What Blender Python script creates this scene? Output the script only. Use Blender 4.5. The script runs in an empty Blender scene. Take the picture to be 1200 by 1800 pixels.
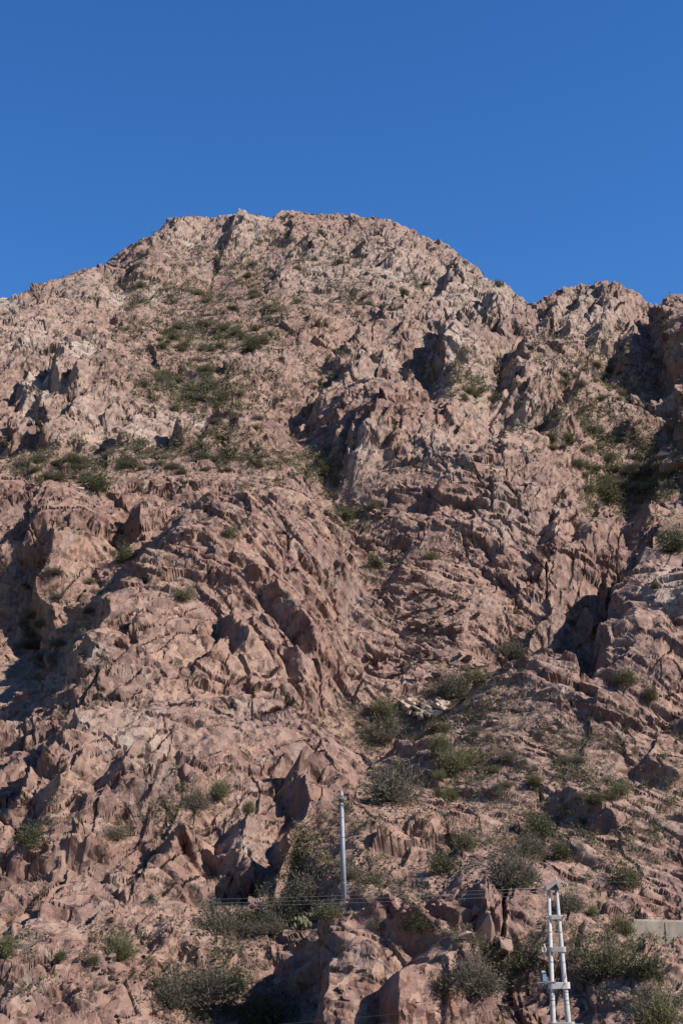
import bpy, bmesh, math, random
import numpy as np
from mathutils import Vector, Matrix
R = math.radians
scene = bpy.context.scene
COL = scene.collection
random.seed(7)

# ---------------------------------------------------------------- camera, sky, sun, exposure
PITCH, ROLL, FPX = R(15.0), R(1.45), 2680.0        # focal length in pixels of the 1200x1800 photograph
CAM_Z = 0.0
cs, sn = math.cos(PITCH), math.sin(PITCH)
_r = np.array([1., 0, 0]); _u = np.array([0, -sn, cs]); FWD = np.array([0, cs, sn])
RIGHT = _r * math.cos(ROLL) - _u * math.sin(ROLL)
UP = _u * math.cos(ROLL) + _r * math.sin(ROLL)
cam_d = bpy.data.cameras.new('camera'); cam = bpy.data.objects.new('camera', cam_d); COL.objects.link(cam)
cam_d.sensor_fit = 'VERTICAL'; cam_d.sensor_height = 36.0; cam_d.lens = 36.0 * FPX / 1800.0
cam_d.clip_start = 0.5; cam_d.clip_end = 6000
cam.matrix_world = Matrix(((RIGHT[0], UP[0], -FWD[0], 0), (RIGHT[1], UP[1], -FWD[1], 0),
                           (RIGHT[2], UP[2], -FWD[2], CAM_Z), (0, 0, 0, 1)))
scene.camera = cam

SUN_EL, SUN_AZ = R(35), R(108)       # azimuth clockwise from +Y (the view direction)
TO_SUN = Vector((math.sin(SUN_AZ) * math.cos(SUN_EL), math.cos(SUN_AZ) * math.cos(SUN_EL), math.sin(SUN_EL)))
world = bpy.data.worlds.new('World'); scene.world = world; world.use_nodes = True
nt = world.node_tree
sky = nt.nodes.new('ShaderNodeTexSky'); sky.sky_type = 'NISHITA'; sky.sun_disc = False
sky.sun_elevation = SUN_EL; sky.sun_rotation = SUN_AZ
sky.altitude = 1500; sky.air_density = 1.0; sky.dust_density = 0.2; sky.ozone_density = 3.0
bg = nt.nodes['Background']; bg.inputs['Strength'].default_value = 0.103
hsv = nt.nodes.new('ShaderNodeHueSaturation'); hsv.inputs['Saturation'].default_value = 1.28; hsv.inputs['Hue'].default_value = 0.508
nt.links.new(sky.outputs['Color'], hsv.inputs['Color']); nt.links.new(hsv.outputs['Color'], bg.inputs['Color'])
sun_d = bpy.data.lights.new('sun', 'SUN'); sun_d.energy = 5.0; sun_d.angle = R(0.5); sun_d.color = (1.0, 0.95, 0.88)
sun = bpy.data.objects.new('sun', sun_d); COL.objects.link(sun)
sun.rotation_euler = (-TO_SUN).to_track_quat('-Z', 'Y').to_euler()
vs = scene.view_settings
vs.view_transform = 'Standard'; vs.look = 'None'; vs.exposure = 0.80; vs.gamma = 1.0; vs.use_curve_mapping = False

# ---------------------------------------------------------------- pixels <-> world
def ray(px, py):
    px = np.asarray(px, float); py = np.asarray(py, float)
    return (FWD + ((px - 600) / FPX)[..., None] * RIGHT + ((900 - py) / FPX)[..., None] * UP)
def at(px, py, Y):
    d = ray(px, py); return d * (np.asarray(Y, float) / d[..., 1])[..., None] + np.array([0, 0, CAM_Z])
def project(P):
    P = np.asarray(P, float) - np.array([0, 0, CAM_Z])
    w = P @ FWD
    return 600 + FPX * (P @ RIGHT) / w, 900 - FPX * (P @ UP) / w, w

# ---------------------------------------------------------------- noise (numpy)
def h2(ix, iy, seed):
    a = ix.astype(np.uint32) * np.uint32(0x8da6b343) ^ iy.astype(np.uint32) * np.uint32(0xd8163841) ^ np.uint32((seed * 0x9E3779B1) & 0xffffffff)
    a ^= a >> np.uint32(15); a *= np.uint32(0x2c1b3c6d); a ^= a >> np.uint32(12); a *= np.uint32(0x297a2d39); a ^= a >> np.uint32(15)
    return a
def hf(a, k):
    a = (a ^ np.uint32((k * 0x85ebca6b) & 0xffffffff)) * np.uint32(0x9E3779B1); a ^= a >> np.uint32(16); a *= np.uint32(0x7feb352d); a ^= a >> np.uint32(15)
    return (a >> np.uint32(8)).astype(np.float32) * np.float32(1 / 16777216.)
def vnoise(u, v, seed):
    iu = np.floor(u); iv = np.floor(v); fu = (u - iu).astype(np.float32); fv = (v - iv).astype(np.float32)
    iu = iu.astype(np.int64); iv = iv.astype(np.int64)
    su = fu * fu * fu * (fu * (fu * 6 - 15) + 10); sv = fv * fv * fv * (fv * (fv * 6 - 15) + 10)
    def g(du, dv):
        a = hf(h2(iu + du, iv + dv, seed), 3) * np.float32(2 * math.pi)
        return np.cos(a) * (fu - du) + np.sin(a) * (fv - dv)
    x0 = g(0, 0) * (1 - su) + g(1, 0) * su; x1 = g(0, 1) * (1 - su) + g(1, 1) * su
    return (x0 * (1 - sv) + x1 * sv) * 1.5
def fbm(u, v, seed, octs=4, lac=2.03, gain=0.5):
    s = 0; a = 1.0
    for o in range(octs):
        s = s + a * vnoise(u, v, seed + o * 17); u = u * lac + 3.7; v = v * lac - 1.9; a *= gain
    return s
def facet(u, v, seed, gu=0., gv=0., jit=0.5, off=0.6, blend=0.08):
    """broken-rock relief: every cell is a tilted facet; returns height, edge distance, cell random"""
    iu = np.floor(u).astype(np.int64); iv = np.floor(v).astype(np.int64)
    n = u.shape
    F1 = np.full(n, 9., np.float32); F2 = F1.copy(); H1 = np.zeros(n, np.float32); H2 = H1.copy(); C1 = H1.copy()
    for du in (-1, 0, 1):
        for dv in (-1, 0, 1):
            a = h2(iu + du, iv + dv, seed)
            cu = (iu + du + hf(a, 1) * 0.9 + 0.05); cv = (iv + dv + hf(a, 2) * 0.9 + 0.05)
            eu = (u - cu).astype(np.float32); ev = (v - cv).astype(np.float32)
            d = np.sqrt(eu * eu + ev * ev)
            h = (hf(a, 4) - .5) * (2 * off) + eu * (gu + (hf(a, 5) - .5) * 2 * jit) + ev * (gv + (hf(a, 6) - .5) * 2 * jit)
            c = hf(a, 7)
            first = d < F1; second = (~first) & (d < F2)
            F2 = np.where(first, F1, np.where(second, d, F2)); H2 = np.where(first, H1, np.where(second, h, H2))
            F1 = np.where(first, d, F1); H1 = np.where(first, h, H1); C1 = np.where(first, c, C1)
    e = F2 - F1
    t = np.clip(e / blend, 0, 1) * .5 + .5
    return H1 * t + H2 * (1 - t), e, C1

# ---------------------------------------------------------------- the mountain: large form
CTRL = """
-150 1800 112; 0 1800 112; 300 1800 117; 480 1800 122; 600 1800 112; 760 1800 113; 850 1800 118; 1000 1800 114; 1200 1800 110; 1350 1800 110
-150 1655 124; 0 1655 124; 200 1650 125; 330 1660 127; 400 1690 130; 500 1720 128; 560 1640 124; 620 1650 119; 720 1650 119; 850 1680 121; 1000 1680 119; 1100 1665 122; 1200 1660 124; 1350 1660 122
0 1630 130; 200 1625 131; 400 1625 138; 520 1600 142; 605 1588 137; 700 1590 136; 850 1600 130; 1000 1605 127; 1120 1610 131; 1200 1612 131
-150 1500 140; 0 1500 139; 200 1500 142; 400 1500 145; 520 1540 146; 640 1480 152; 700 1500 147; 800 1500 145.5; 1000 1500 143; 1200 1500 144; 1350 1500 147
-150 1300 172; 0 1300 165; 200 1300 158; 400 1300 163; 560 1300 171; 640 1290 179.5; 760 1270 178; 900 1250 173.5; 1000 1220 172; 1040 1330 163.5; 1200 1330 168; 1350 1300 172
-150 1150 205; 0 1120 202; 90 1080 204; 200 1150 178; 300 1100 183; 450 1100 188; 560 1100 193; 620 1150 204; 750 1130 205; 900 1130 199; 1000 1140 196; 1050 1120 208; 1100 1120 191; 1190 1150 194; 1185 1075 201; 1230 1080 196; 1350 1150 180
-150 950 216; 0 950 214; 150 950 213; 250 980 214; 350 900 209; 500 900 214; 600 1000 211; 660 950 228; 750 950 227; 900 950 223; 1000 950 223; 1080 960 226; 1150 930 236; 1200 980 218; 1350 950 215
-150 830 240; 100 835 238; 200 845 231; 400 825 240; 500 800 246; 600 850 243; 700 850 241; 850 820 237; 1000 845 236; 1090 865 262; 1180 820 262; 1350 830 245
-150 750 254; 0 750 253; 100 750 253; 250 780 249; 400 770 256; 100 650 278; 300 650 291; 450 650 292; 520 700 288; 600 730 272; 680 665 272; 760 690 270; 850 745 264; 780 655 303; 800 620 308; 930 680 296; 1000 700 298; 1100 720 292; 1200 700 284; 1350 700 265
-150 560 305; 0 570 300; 100 540 318; 200 560 325; 350 590 326; 500 550 337; 600 600 327; 700 530 346; 800 530 347; 860 580 334; 920 600 325; 1000 570 342; 1090 600 332; 1200 610 318; 1350 600 290
200 500 362; 350 440 388; 500 450 390; 650 450 388; 780 470 382
1190 560 352; 1195 640 318; 1125 560 376; 1120 605 350
"""
SKYLINE = """
-150 579 335; 0 529 346; 40 524 350; 70 502 356; 110 495 360; 150 479 368; 178 471 375; 190 458 382; 230 439 390; 270 414 402; 320 387 414; 345 384 418; 365 392 420; 385 387 423; 415 376 425; 435 379 428; 446 392 431; 480 385 433; 520 376 435; 560 384 436; 590 379 436; 640 387 432; 690 392 427; 712 410 421; 740 421 417; 780 434 411; 805 451 406; 832 475 396; 870 499 388; 900 515 383; 918 530 379; 938 540 376; 960 529 374; 985 514 373; 1020 506 374; 1045 498 376; 1080 501 375; 1110 514 376; 1130 525 380; 1143 545 388; 1160 534 384; 1178 524 376; 1200 520 372; 1290 509 366; 1400 489 360
"""
def parse(s): return np.array([[float(t) for t in q.split()] for q in s.replace('\n', ';').split(';') if q.strip()])
ctrl = parse(CTRL); skyl = parse(SKYLINE)
P = at(ctrl[:, 0], ctrl[:, 1], ctrl[:, 2]); S = at(skyl[:, 0], skyl[:, 1], skyl[:, 2])
extra = [S + np.array([0, 30, -22.]), S + np.array([0, 90, -80.]), S * np.array([1.3, 1, 1]) + np.array([0, 170, -150.])]
for k, Y in enumerate((104, 90)):
    extra.append(np.array([[x, Y, -9.5 if k else -9.0] for x in np.linspace(-50, 50, 7)]))
PTS = np.concatenate([P, S] + extra)
def base_z(y): return np.where(y < 110, -8.0, np.where(y < 435, (y - 110) * 0.66 - 8, 206.5 - (y - 435) * 0.8))
def tps_fit(pts, lam):
    xy = pts[:, :2] / 100.; n = len(xy)
    d2 = ((xy[:, None] - xy[None]) ** 2).sum(-1); K = np.where(d2 > 0, d2 * np.log(d2 + 1e-12) * .5, 0) + lam * np.eye(n)
    A = np.zeros((n + 3, n + 3)); A[:n, :n] = K; A[:n, n] = 1; A[:n, n + 1:] = xy; A[n, :n] = 1; A[n + 1:, :n] = xy.T
    b = np.zeros(n + 3); b[:n] = pts[:, 2] - base_z(pts[:, 1])
    return xy, np.linalg.solve(A, b)
TX, TW = tps_fit(PTS, 0.0004)
def macro(x, y):
    q = np.stack([x, y], -1).reshape(-1, 2) / 100.; out = np.empty(len(q))
    for i in range(0, len(q), 20000):
        c = q[i:i + 20000]; d2 = ((c[:, None] - TX[None]) ** 2).sum(-1)
        out[i:i + 20000] = (d2 * np.log(d2 + 1e-12) * .5) @ TW[:-3] + TW[-3] + c @ TW[-2:]
    return out.reshape(x.shape) + base_z(y)

# grid: columns are fans from the viewer's side of the valley (finer where nearer), rows follow the slope
QUAL = 1.0
NCI, NR = int(640 * QUAL), int(1370 * QUAL)
a_in = np.linspace(-0.245, 0.245, NCI)
a_out = np.linspace(0, 1, 36)[1:] ** 1.4
acol = np.concatenate([-0.245 - a_out[::-1] * 0.10, a_in, 0.245 + a_out * 0.20]); NC = len(acol)
yrow_k = np.array([96, 110, 117, 126, 140, 153, 171, 194, 227, 277, 356, 405, 440, 470, 620.])
yrow_w = np.array([0, .02, .07, .15, .215, .285, .395, .51, .635, .755, .87, .925, .965, .985, 1.0])
yr = np.interp(np.linspace(0, 1, NR), yrow_w, yrow_k)
# coarse macro, upsampled
ca = np.linspace(acol[0], acol[-1], 330); cy = np.interp(np.linspace(0, 1, 330), yrow_w, yrow_k)
cz = macro(ca[None, :] * cy[:, None], np.repeat(cy[:, None], 330, 1))
def bilin(a, y):
    fi = np.interp(y, cy, np.arange(330)); fj = np.interp(a, ca, np.arange(330))
    i = np.clip(fi.astype(int), 0, 328); j = np.clip(fj.astype(int), 0, 328); fi = fi - i; fj = fj - j
    return (cz[i, j] * (1 - fj) + cz[i, j + 1] * fj) * (1 - fi) + (cz[i + 1, j] * (1 - fj) + cz[i + 1, j + 1] * fj) * fi

def hit(px, py):
    """where the sight line of a photograph pixel meets the large form"""
    px = np.atleast_1d(np.asarray(px, float)); py = np.atleast_1d(np.asarray(py, float)); d = ray(px, py); d = d / d[:, 1:2]
    Ys = np.arange(97, 520, 0.75)
    z = CAM_Z + d[:, 2:3] * Ys; zz = bilin(np.repeat(d[:, 0:1], len(Ys), 1), np.broadcast_to(Ys, z.shape))
    below = z < zz; k = np.where(below.any(1), below.argmax(1), len(Ys) - 1)
    Y = Ys[k]; return np.stack([d[:, 0] * Y, Y, zz[np.arange(len(k)), k]], -1)

MASKS = dict(
VEG="""
360 590 120 24 1; 440 600 50 16 .9; 350 680 95 36 .9; 300 660 40 20 1; 420 730 40 26 .6; 140 815 60 22 1; 60 825 50 24 1; 170 845 30 25 1; 280 815 120 16 .8; 400 808 80 18 .9; 540 800 34 26 1; 570 820 20 20 1; 470 830 40 20 .6
360 525 70 26 .8; 430 480 50 16 .8; 470 540 60 20 .7; 230 510 50 16 .6; 300 500 60 16 .7; 550 470 60 20 .5; 620 520 50 24 .5; 250 545 60 20 .6; 580 650 30 20 .5; 340 450 60 16 .6; 480 430 60 14 .6; 720 500 30 18 .5
830 690 40 14 1; 1000 640 50 30 .6; 1060 690 70 20 .8; 1000 610 50 26 .6; 1100 620 60 20 .5; 1040 770 80 24 .8; 1090 830 50 30 1; 1070 860 40 22 1; 1130 860 50 30 .9; 1180 800 50 26 .7; 1150 770 60 20 .6; 1185 955 34 24 1; 950 770 50 16 .6; 870 640 30 24 .5
610 900 30 18 .8; 650 980 40 26 .6; 440 870 50 16 .5; 410 935 40 16 .5; 220 975 30 16 .8; 130 1060 70 40 .6; 200 1050 40 24 .5; 320 1040 40 20 .5; 60 1150 70 60 .5; 140 1170 40 30 .6
740 1080 50 40 .5; 820 1190 60 20 .8; 780 1200 40 14 .7; 900 1140 40 14 .5; 680 1260 90 34 .9; 640 1240 50 30 .8; 700 1370 60 40 .8; 790 1310 60 50 .7; 880 1260 60 40 .8; 850 1340 70 50 .8; 1000 1370 70 50 .8; 930 1450 60 40 .85; 1080 1400 60 40 .7; 1020 1300 60 30 .6; 1140 1480 50 40 .6; 850 1450 50 40 .7; 760 1420 50 30 .6; 1000 1500 60 30 .6; 900 1530 60 26 .8; 780 1510 40 24 .5; 1100 1320 70 24 .5; 1050 1430 50 30 .4; 1180 1420 50 50 .5; 940 1400 60 30 .5
350 1400 60 24 .6; 290 1440 50 24 .6; 60 1450 60 20 .5; 210 1460 50 16 .4
430 1620 60 26 1; 540 1590 60 28 1; 480 1640 60 20 .8; 360 1740 70 46 1; 460 1760 60 34 1; 650 1560 50 20 .7; 720 1610 40 20 .6; 30 1670 50 14 .8; 210 1665 40 16 .6; 830 1720 70 36 .9; 1070 1680 90 36 .8; 1000 1580 40 24 .6; 1160 1780 60 20 .8
""",
SCREE="""
640 860 70 30 .8; 680 905 50 18 1; 760 960 70 40 .5; 760 1060 90 60 .7; 770 1190 90 60 .8; 750 1240 60 30 1; 850 1420 160 70 .5; 420 1660 90 40 1; 640 1600 90 26 1; 800 1580 80 26 .8; 230 1645 120 10 1; 200 1730 130 50 .2; 480 660 80 50 .4; 560 860 60 20 .5; 1000 1640 40 20 .5; 700 1530 60 40 .6; 480 560 90 40 .4; 600 520 80 40 .3; 1040 800 80 40 .5
""",
PALE="""
140 640 34 36 1; 65 690 40 40 .8; 330 735 60 16 .8; 10 525 24 16 1; 205 525 24 18 .9; 265 520 22 20 .8; 180 510 70 30 .3; 1194 1080 30 36 1.0; 640 660 60 40 .3; 690 480 60 40 .55; 800 510 50 60 .5; 1010 520 40 40 .45; 860 700 60 90 .3; 745 1255 46 22 .9; 910 750 40 36 .5; 260 770 60 36 .6; 60 590 60 40 .5; 150 760 60 40 .5; 560 470 50 40 .5; 430 400 40 40 .6; 330 410 50 30 .4; 860 520 40 40 .6; 1050 560 50 40 .5; 800 630 30 50 .6; 780 800 50 40 .4; 900 900 60 40 .4; 420 1470 30 60 .5; 240 1300 60 50 .35; 625 800 40 20 .8; 440 620 40 20 .4; 690 640 20 20 .5
""",
GREY="""
640 1055 22 44 1; 440 1265 40 34 .9; 270 1390 34 34 .9; 250 1430 26 24 .7; 430 1480 20 40 .5; 980 1070 26 40 .6; 410 1290 20 22 1; 500 930 34 16 .5; 1000 1050 20 40 .5; 560 1020 20 30 .5; 200 1560 30 30 .6
""",
SMOOTH="""
640 1730 52 85 1.25; 740 1720 34 70 1.0; 430 1480 40 60 .8; 560 1420 40 70 .6; 1132 1120 46 85 1.3; 150 500 60 34 .6; 40 1580 60 50 .6; 400 1290 80 60 .6; 640 1050 26 50 1; 100 1480 70 60 .4; 1060 1260 80 60 .5; 400 1130 50 40 .5; 1050 1600 60 40 .6; 1120 1740 80 50 .5; 250 1740 60 50 .2; 1190 1080 40 60 .9; 250 780 50 26 .5
""",
CALM="""
950 1400 280 160 .8 ; 780 1150 130 140 .6; 1050 1240 150 70 .6; 480 1050 230 170 .5; 1130 1110 60 100 1; 700 900 120 80 .8; 300 1480 260 130 .5; 450 650 260 90 .5; 640 1700 90 90 .8
""",
TAN="""
300 450 420 120 .8; 650 460 300 120 .8; 900 560 260 120 .7; 300 650 340 110 .5; 1080 680 200 160 .6; 1050 1180 160 60 .35; 760 1240 120 60 .5; 560 830 160 50 .4
""")
# scarps: broken edges, raised on the right of the direction of travel (path | height, reach right, reach left, softness)
SCARPS = """
706 1710 665 1668 630 1630 | 2.4 9 5 .3
694 1850 699 1740 716 1680 | 4.2 7 6 .4
548 1850 574 1730 588 1655 640 1605 | 6 10 8 .8
455 1612 560 1570 625 1530 665 1470 712 1422 | 9 13 11 .7
804 1640 808 1590 | 1.6 4 3 .4
833 1682 862 1622 | 1.8 5 3 .4
878 1640 890 1590 | .7 5 3 .5
394 1565 412 1480 426 1446 | 4.2 9 5 .4
500 1500 506 1440 522 1380 548 1335 | 4.6 9 6 .4
440 1600 492 1530 548 1446 | 2.8 8 5 .3
0 1430 45 1372 66 1334 | 4 9 6 .4
86 1376 130 1312 155 1281 | 4 9 6 .4
52 1470 90 1412 140 1376 | 3 8 5 .4
168 1537 115 1523 | 2.8 6 4 .3
62 1634 98 1588 | 3 7 5 .3
10 1290 100 1240 150 1180 190 1110 245 1030 300 965 | 6.5 13 13 1.0
64 1115 72 1040 76 985 70 955 | 9 11 10 .8
186 990 225 950 248 888 | 5 10 7 .5
62 953 84 915 123 876 | 3.8 9 6 .4
365 997 322 975 | 1.8 6 4 .4
414 1186 378 1104 | 4 9 6 .3
353 1192 374 1146 | 3.4 7 5 .3
538 1170 500 1110 466 1064 | 4 9 6 .3
528 1228 503 1174 | 3.2 7 5 .3
445 1100 410 1060 385 1040 | 1.8 7 4 .4
575 792 602 740 648 694 | 5 9 6 .4
598 830 626 770 658 710 | 5 9 6 .4
640 808 662 742 | 4 8 5 .4
664 812 694 780 | 1.6 7 4 .5
533 724 580 680 628 636 | 6.5 14 9 .8
700 735 722 690 745 670 | 2.6 8 5 .6
572 650 608 612 640 580 684 552 | 7 15 10 1.0
772 705 778 640 788 580 812 555 | 7.5 15 10 1.0
878 720 896 650 908 605 928 585 | 7.5 15 10 1.0
928 785 985 742 1006 705 | 9 13 10 .8
884 780 905 735 917 712 | 8 11 8 .7
984 600 1000 550 1012 515 | 6 13 9 .8
955 570 975 522 | 5 9 7 .7
1038 610 1050 555 | 5 9 7 .7
1085 645 1095 600 1108 588 | 7 11 8 .7
1205 700 1188 640 1172 590 1158 545 | 12 18 16 2
1044 1190 1064 1120 1090 1050 1110 1000 1135 980 | 9 14 9 .7
1078 1195 1098 1130 1116 1108 | 2.4 9 4 .4
1150 1190 1130 1130 1110 1100 | 1.2 6 3 .4
1176 1305 1200 1275 | 5 12 6 .8
1010 1088 1016 1052 | 2.4 6 4 .4
1026 1088 1036 1050 | 2.4 6 4 .4
1020 965 1046 905 | 3.6 9 6 .6
940 985 950 935 965 915 | 3 9 6 .6
1118 965 1126 900 1150 865 | 7 14 9 .8
1195 760 1185 730 | 4 10 6 1
30 730 45 672 64 648 | 7 11 8 .6
82 722 102 660 137 625 | 8 12 8 .6
108 725 150 690 178 672 | 6 11 8 .6
68 798 88 748 | 6 10 7 .6
198 808 216 765 237 749 | 6 10 7 .6
294 808 314 772 | 5 9 6 .5
358 798 368 764 | 4.5 9 6 .5
404 788 422 758 | 4.5 9 6 .5
0 790 20 760 | 3 9 6 .7
335 440 352 412 | 3 10 8 1
392 430 405 390 415 370 | 5 12 8 1
240 470 262 440 | 4 12 8 1
480 420 500 400 | 4 12 8 1
520 440 560 405 | 4 12 8 1
620 450 640 420 | 4 12 8 1
672 470 690 440 | 3 10 8 1
760 520 790 470 | 5 14 9 1
738 645 762 612 | 6 10 8 .8
848 565 872 515 | 7 12 9 .8
905 570 915 545 | 4 10 7 1
660 550 690 530 | 4 10 8 1
470 500 500 480 | 3 10 8 1
215 560 240 540 | 3 10 8 1
700 1190 735 1150 | 2 8 5 .6
800 1215 840 1190 870 1165 | 3 10 6 .8
905 1150 960 1140 1010 1160 1045 1195 | 1.5 8 5 .5
990 1195 930 1180 880 1195 | 1.2 6 4 .4
1075 1285 1030 1250 990 1235 | 1.5 7 4 .4
698 1364 724 1334 | 3 8 5 .4
1174 1404 1116 1356 | 3 8 5 .4
1064 1484 1020 1440 981 1423 | 3 8 5 .4
830 1470 800 1440 | 1.5 7 4 .5
760 1545 725 1535 | 1.8 7 4 .5
1000 1530 960 1490 | 1.6 7 4 .5
610 1110 640 1090 660 1060 | 2.4 6 5 .5
625 1290 600 1240 | 2 7 5 .5
253 1524 277 1476 | 3.2 7 5 .3
198 1424 215 1380 254 1346 | 3 8 5 .3
320 1410 300 1360 | 1.4 6 4 .4
283 1504 334 1461 | 3 7 5 .3
270 1695 275 1660 300 1640 | 1.8 5 4 .5
735 1690 742 1650 | 1.5 5 3 .4
940 1720 950 1690 | 1.5 5 3 .4
1050 1800 1060 1750 | 1.5 5 3 .4
1140 1800 1130 1740 | 1.2 5 3 .4
148 1236 168 1194 | 3.4 8 6 .4
840 900 860 850 | 3 9 6 .7
760 900 770 870 | 2.4 8 6 .7
870 1000 880 960 | 2.4 8 6 .7
690 1010 700 985 | 2 8 6 .7
"""
# joint direction of each part of the face (where, degrees)
REG = np.array([(150, 1450, 48), (450, 1430, 58), (100, 1250, 45), (350, 1300, 40), (450, 1080, -52), (560, 1000, -56), (330, 950, -45), (300, 870, 30), (100, 930, 55), (250, 1150, 50),
    (900, 1230, -28), (1080, 1280, -35), (1000, 1450, -35), (850, 1450, -20), (760, 1340, -25), (640, 740, 55), (720, 720, 60), (850, 900, -50), (980, 900, 60), (900, 1020, -50), (760, 1020, -35),
    (150, 680, 58), (80, 560, 50), (300, 560, 45), (250, 770, 65), (450, 600, 40), (600, 560, 45), (350, 430, 55), (550, 420, 60), (700, 450, 62), (820, 560, 65), (900, 680, 72), (1050, 540, 68), (1150, 600, 50), (1100, 720, 62),
    (1130, 1120, -50), (1030, 1050, 70), (640, 1720, -30), (750, 1700, 75), (900, 1650, 62), (1100, 1700, 70), (150, 1720, 40), (650, 1480, 48), (700, 1450, -20), (650, 1150, -40)], float)
Rp = hit(REG[:, 0], REG[:, 1]); Ru, Rv = Rp[:, 0], .8 * Rp[:, 1] + .6 * Rp[:, 2]
SKA = at(skyl[:, 0], skyl[:, 1], skyl[:, 2]); SKA_A = SKA[:, 0] / SKA[:, 1]; SKA_Y = SKA[:, 1]
CORR_A = np.linspace(-.35, .45, 200); CORR = np.zeros(200)

GULLIES = """
500 690 540 790 585 850 630 920 655 985 650 1060 630 1150 625 1230 650 1300 655 1400 635 1480 | 3 6
1198 740 1120 790 1060 800 1080 860 1145 895 | 3.5 9
905 1118 840 1190 780 1215 700 1268 | 3.5 6
1040 1195 1055 1110 1090 1030 1120 980 | 2.5 5
620 630 570 690 520 735 | 2.5 7
765 700 740 645 765 598 | 2 6
868 725 885 650 908 598 | 2 6
925 790 975 745 1000 705 | 2.5 6
20 1200 60 1115 100 1065 180 1010 238 965 | 3 6
1070 660 1100 610 1140 560 1146 540 | 3 7
985 610 1000 560 1010 510 | 4 6
300 640 330 700 400 745 | 2.5 8
930 530 915 580 870 640 | 3 7
"""
class Relief: pass
def relief(A_, Y_, full):
    g = Relief(); X_ = A_ * Y_; Z_ = bilin(A_, Y_)
    Z_ = Z_ + np.interp(A_, CORR_A, CORR) * np.clip((Y_ - np.interp(A_, SKA_A, SKA_Y) + 75) / 65, 0, 1)
    _e = 1.5
    zx = (bilin((X_ + _e) / Y_, Y_) - bilin((X_ - _e) / Y_, Y_)) / (2 * _e)
    zy = (bilin(X_ / (Y_ + _e), Y_ + _e) - bilin(X_ / (Y_ - _e), Y_ - _e)) / (2 * _e)
    zx = np.clip(zx, -1.3, 1.3); zy = np.clip(zy, -.3, 1.5)
    nl = 1 / np.sqrt(zx ** 2 + zy ** 2 + 1); NX, NY, NZ = -zx * nl, -zy * nl, nl
    PX, PY, _ = project(np.stack([X_, Y_, Z_], -1)); PX = PX.astype(np.float32); PY = PY.astype(np.float32)
    U = X_.copy(); V = 0.80 * Y_ + 0.60 * Z_; front = np.clip((Y_ - 108) / 8, 0, 1)
    def spots(txt, sharp=2.0):
        m = np.zeros(X_.shape, np.float32)
        for px, py, rx, ry, s in parse(txt):
            sel = (abs(PX - px) < rx * 2.2) & (abs(PY - py) < ry * 2.2)
            d = ((PX[sel] - px) / rx) ** 2 + ((PY[sel] - py) / ry) ** 2
            m[sel] = np.maximum(m[sel], s * np.exp(-d ** (sharp / 2) * .7))
        return m
    for k, t in MASKS.items(): setattr(g, k, spots(t))
    wob = fbm(U / 9, V / 9, 91, 3)
    g.SOILM = np.clip(np.maximum(g.VEG * .95, g.SCREE) + .15 * wob, 0, 1)
    DISP = np.zeros(X_.shape, np.float32)
    wu = (U + 1.6 * fbm(U / 7, V / 7, 31, 2)).astype(np.float32); wv = (V + 1.6 * fbm(U / 7, V / 7, 47, 2)).astype(np.float32)
    for line in SCARPS.strip().split('\n'):
        a, b = line.split('|'); q = [float(t) for t in a.split()]; Aamp, wr, wl, soft = [float(t) for t in b.split()]; soft = soft * 1.5 + .2
        W = hit(q[0::2], q[1::2]); pu = W[:, 0]; pv = 0.80 * W[:, 1] + 0.60 * W[:, 2]; rr = 3.2 * max(wr, wl)
        sel = np.nonzero((wu > pu.min() - rr) & (wu < pu.max() + rr) & (wv > pv.min() - rr) & (wv < pv.max() + rr))
        if not len(sel[0]): continue
        x = wu[sel]; y = wv[sel]; best = np.full(x.shape, 1e9, np.float32); sgn = best.copy(); tt = np.zeros_like(x)
        L = np.concatenate([[0], np.cumsum(np.hypot(np.diff(pu), np.diff(pv)))])
        for k in range(len(pu) - 1):
            dx, dy = pu[k + 1] - pu[k], pv[k + 1] - pv[k]; ll = math.hypot(dx, dy) + 1e-6
            t = np.clip(((x - pu[k]) * dx + (y - pv[k]) * dy) / ll ** 2, 0, 1)
            ex = x - pu[k] - t * dx; ey = y - pv[k] - t * dy; d = np.hypot(ex, ey); s = (dy * ex - dx * ey) / ll
            near = d < best; best = np.where(near, d, best); sgn = np.where(near, np.sign(s), sgn); tt = np.where(near, (L[k] + t * ll) / L[-1], tt)
        taper = np.clip(np.minimum(tt, 1 - tt) * 5 + .25, 0, 1); sd = best * sgn; step = np.clip(sd / soft * .5 + .5, 0, 1)
        DISP[sel] += (Aamp * taper * (step * np.exp(-np.maximum(sd, 0) / wr * 1.2) * .62 - (1 - step) * np.exp(np.minimum(sd, 0) / wl * 1.2) * .38)).astype(np.float32)
    for line in GULLIES.strip().split('\n'):
        a, b = line.split('|'); q = [float(t) for t in a.split()]; Ad, wd = [float(t) for t in b.split()]
        W = hit(q[0::2], q[1::2]); pu = W[:, 0]; pv = 0.80 * W[:, 1] + 0.60 * W[:, 2]; rr = wd * 2
        sel = np.nonzero((wu > pu.min() - rr) & (wu < pu.max() + rr) & (wv > pv.min() - rr) & (wv < pv.max() + rr))
        x = wu[sel]; y = wv[sel]; best = np.full(x.shape, 1e9, np.float32)
        for k in range(len(pu) - 1):
            dx, dy = pu[k + 1] - pu[k], pv[k + 1] - pv[k]; t = np.clip(((x - pu[k]) * dx + (y - pv[k]) * dy) / (dx * dx + dy * dy + 1e-6), 0, 1)
            best = np.minimum(best, np.hypot(x - pu[k] - t * dx, y - pv[k] - t * dy))
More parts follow.
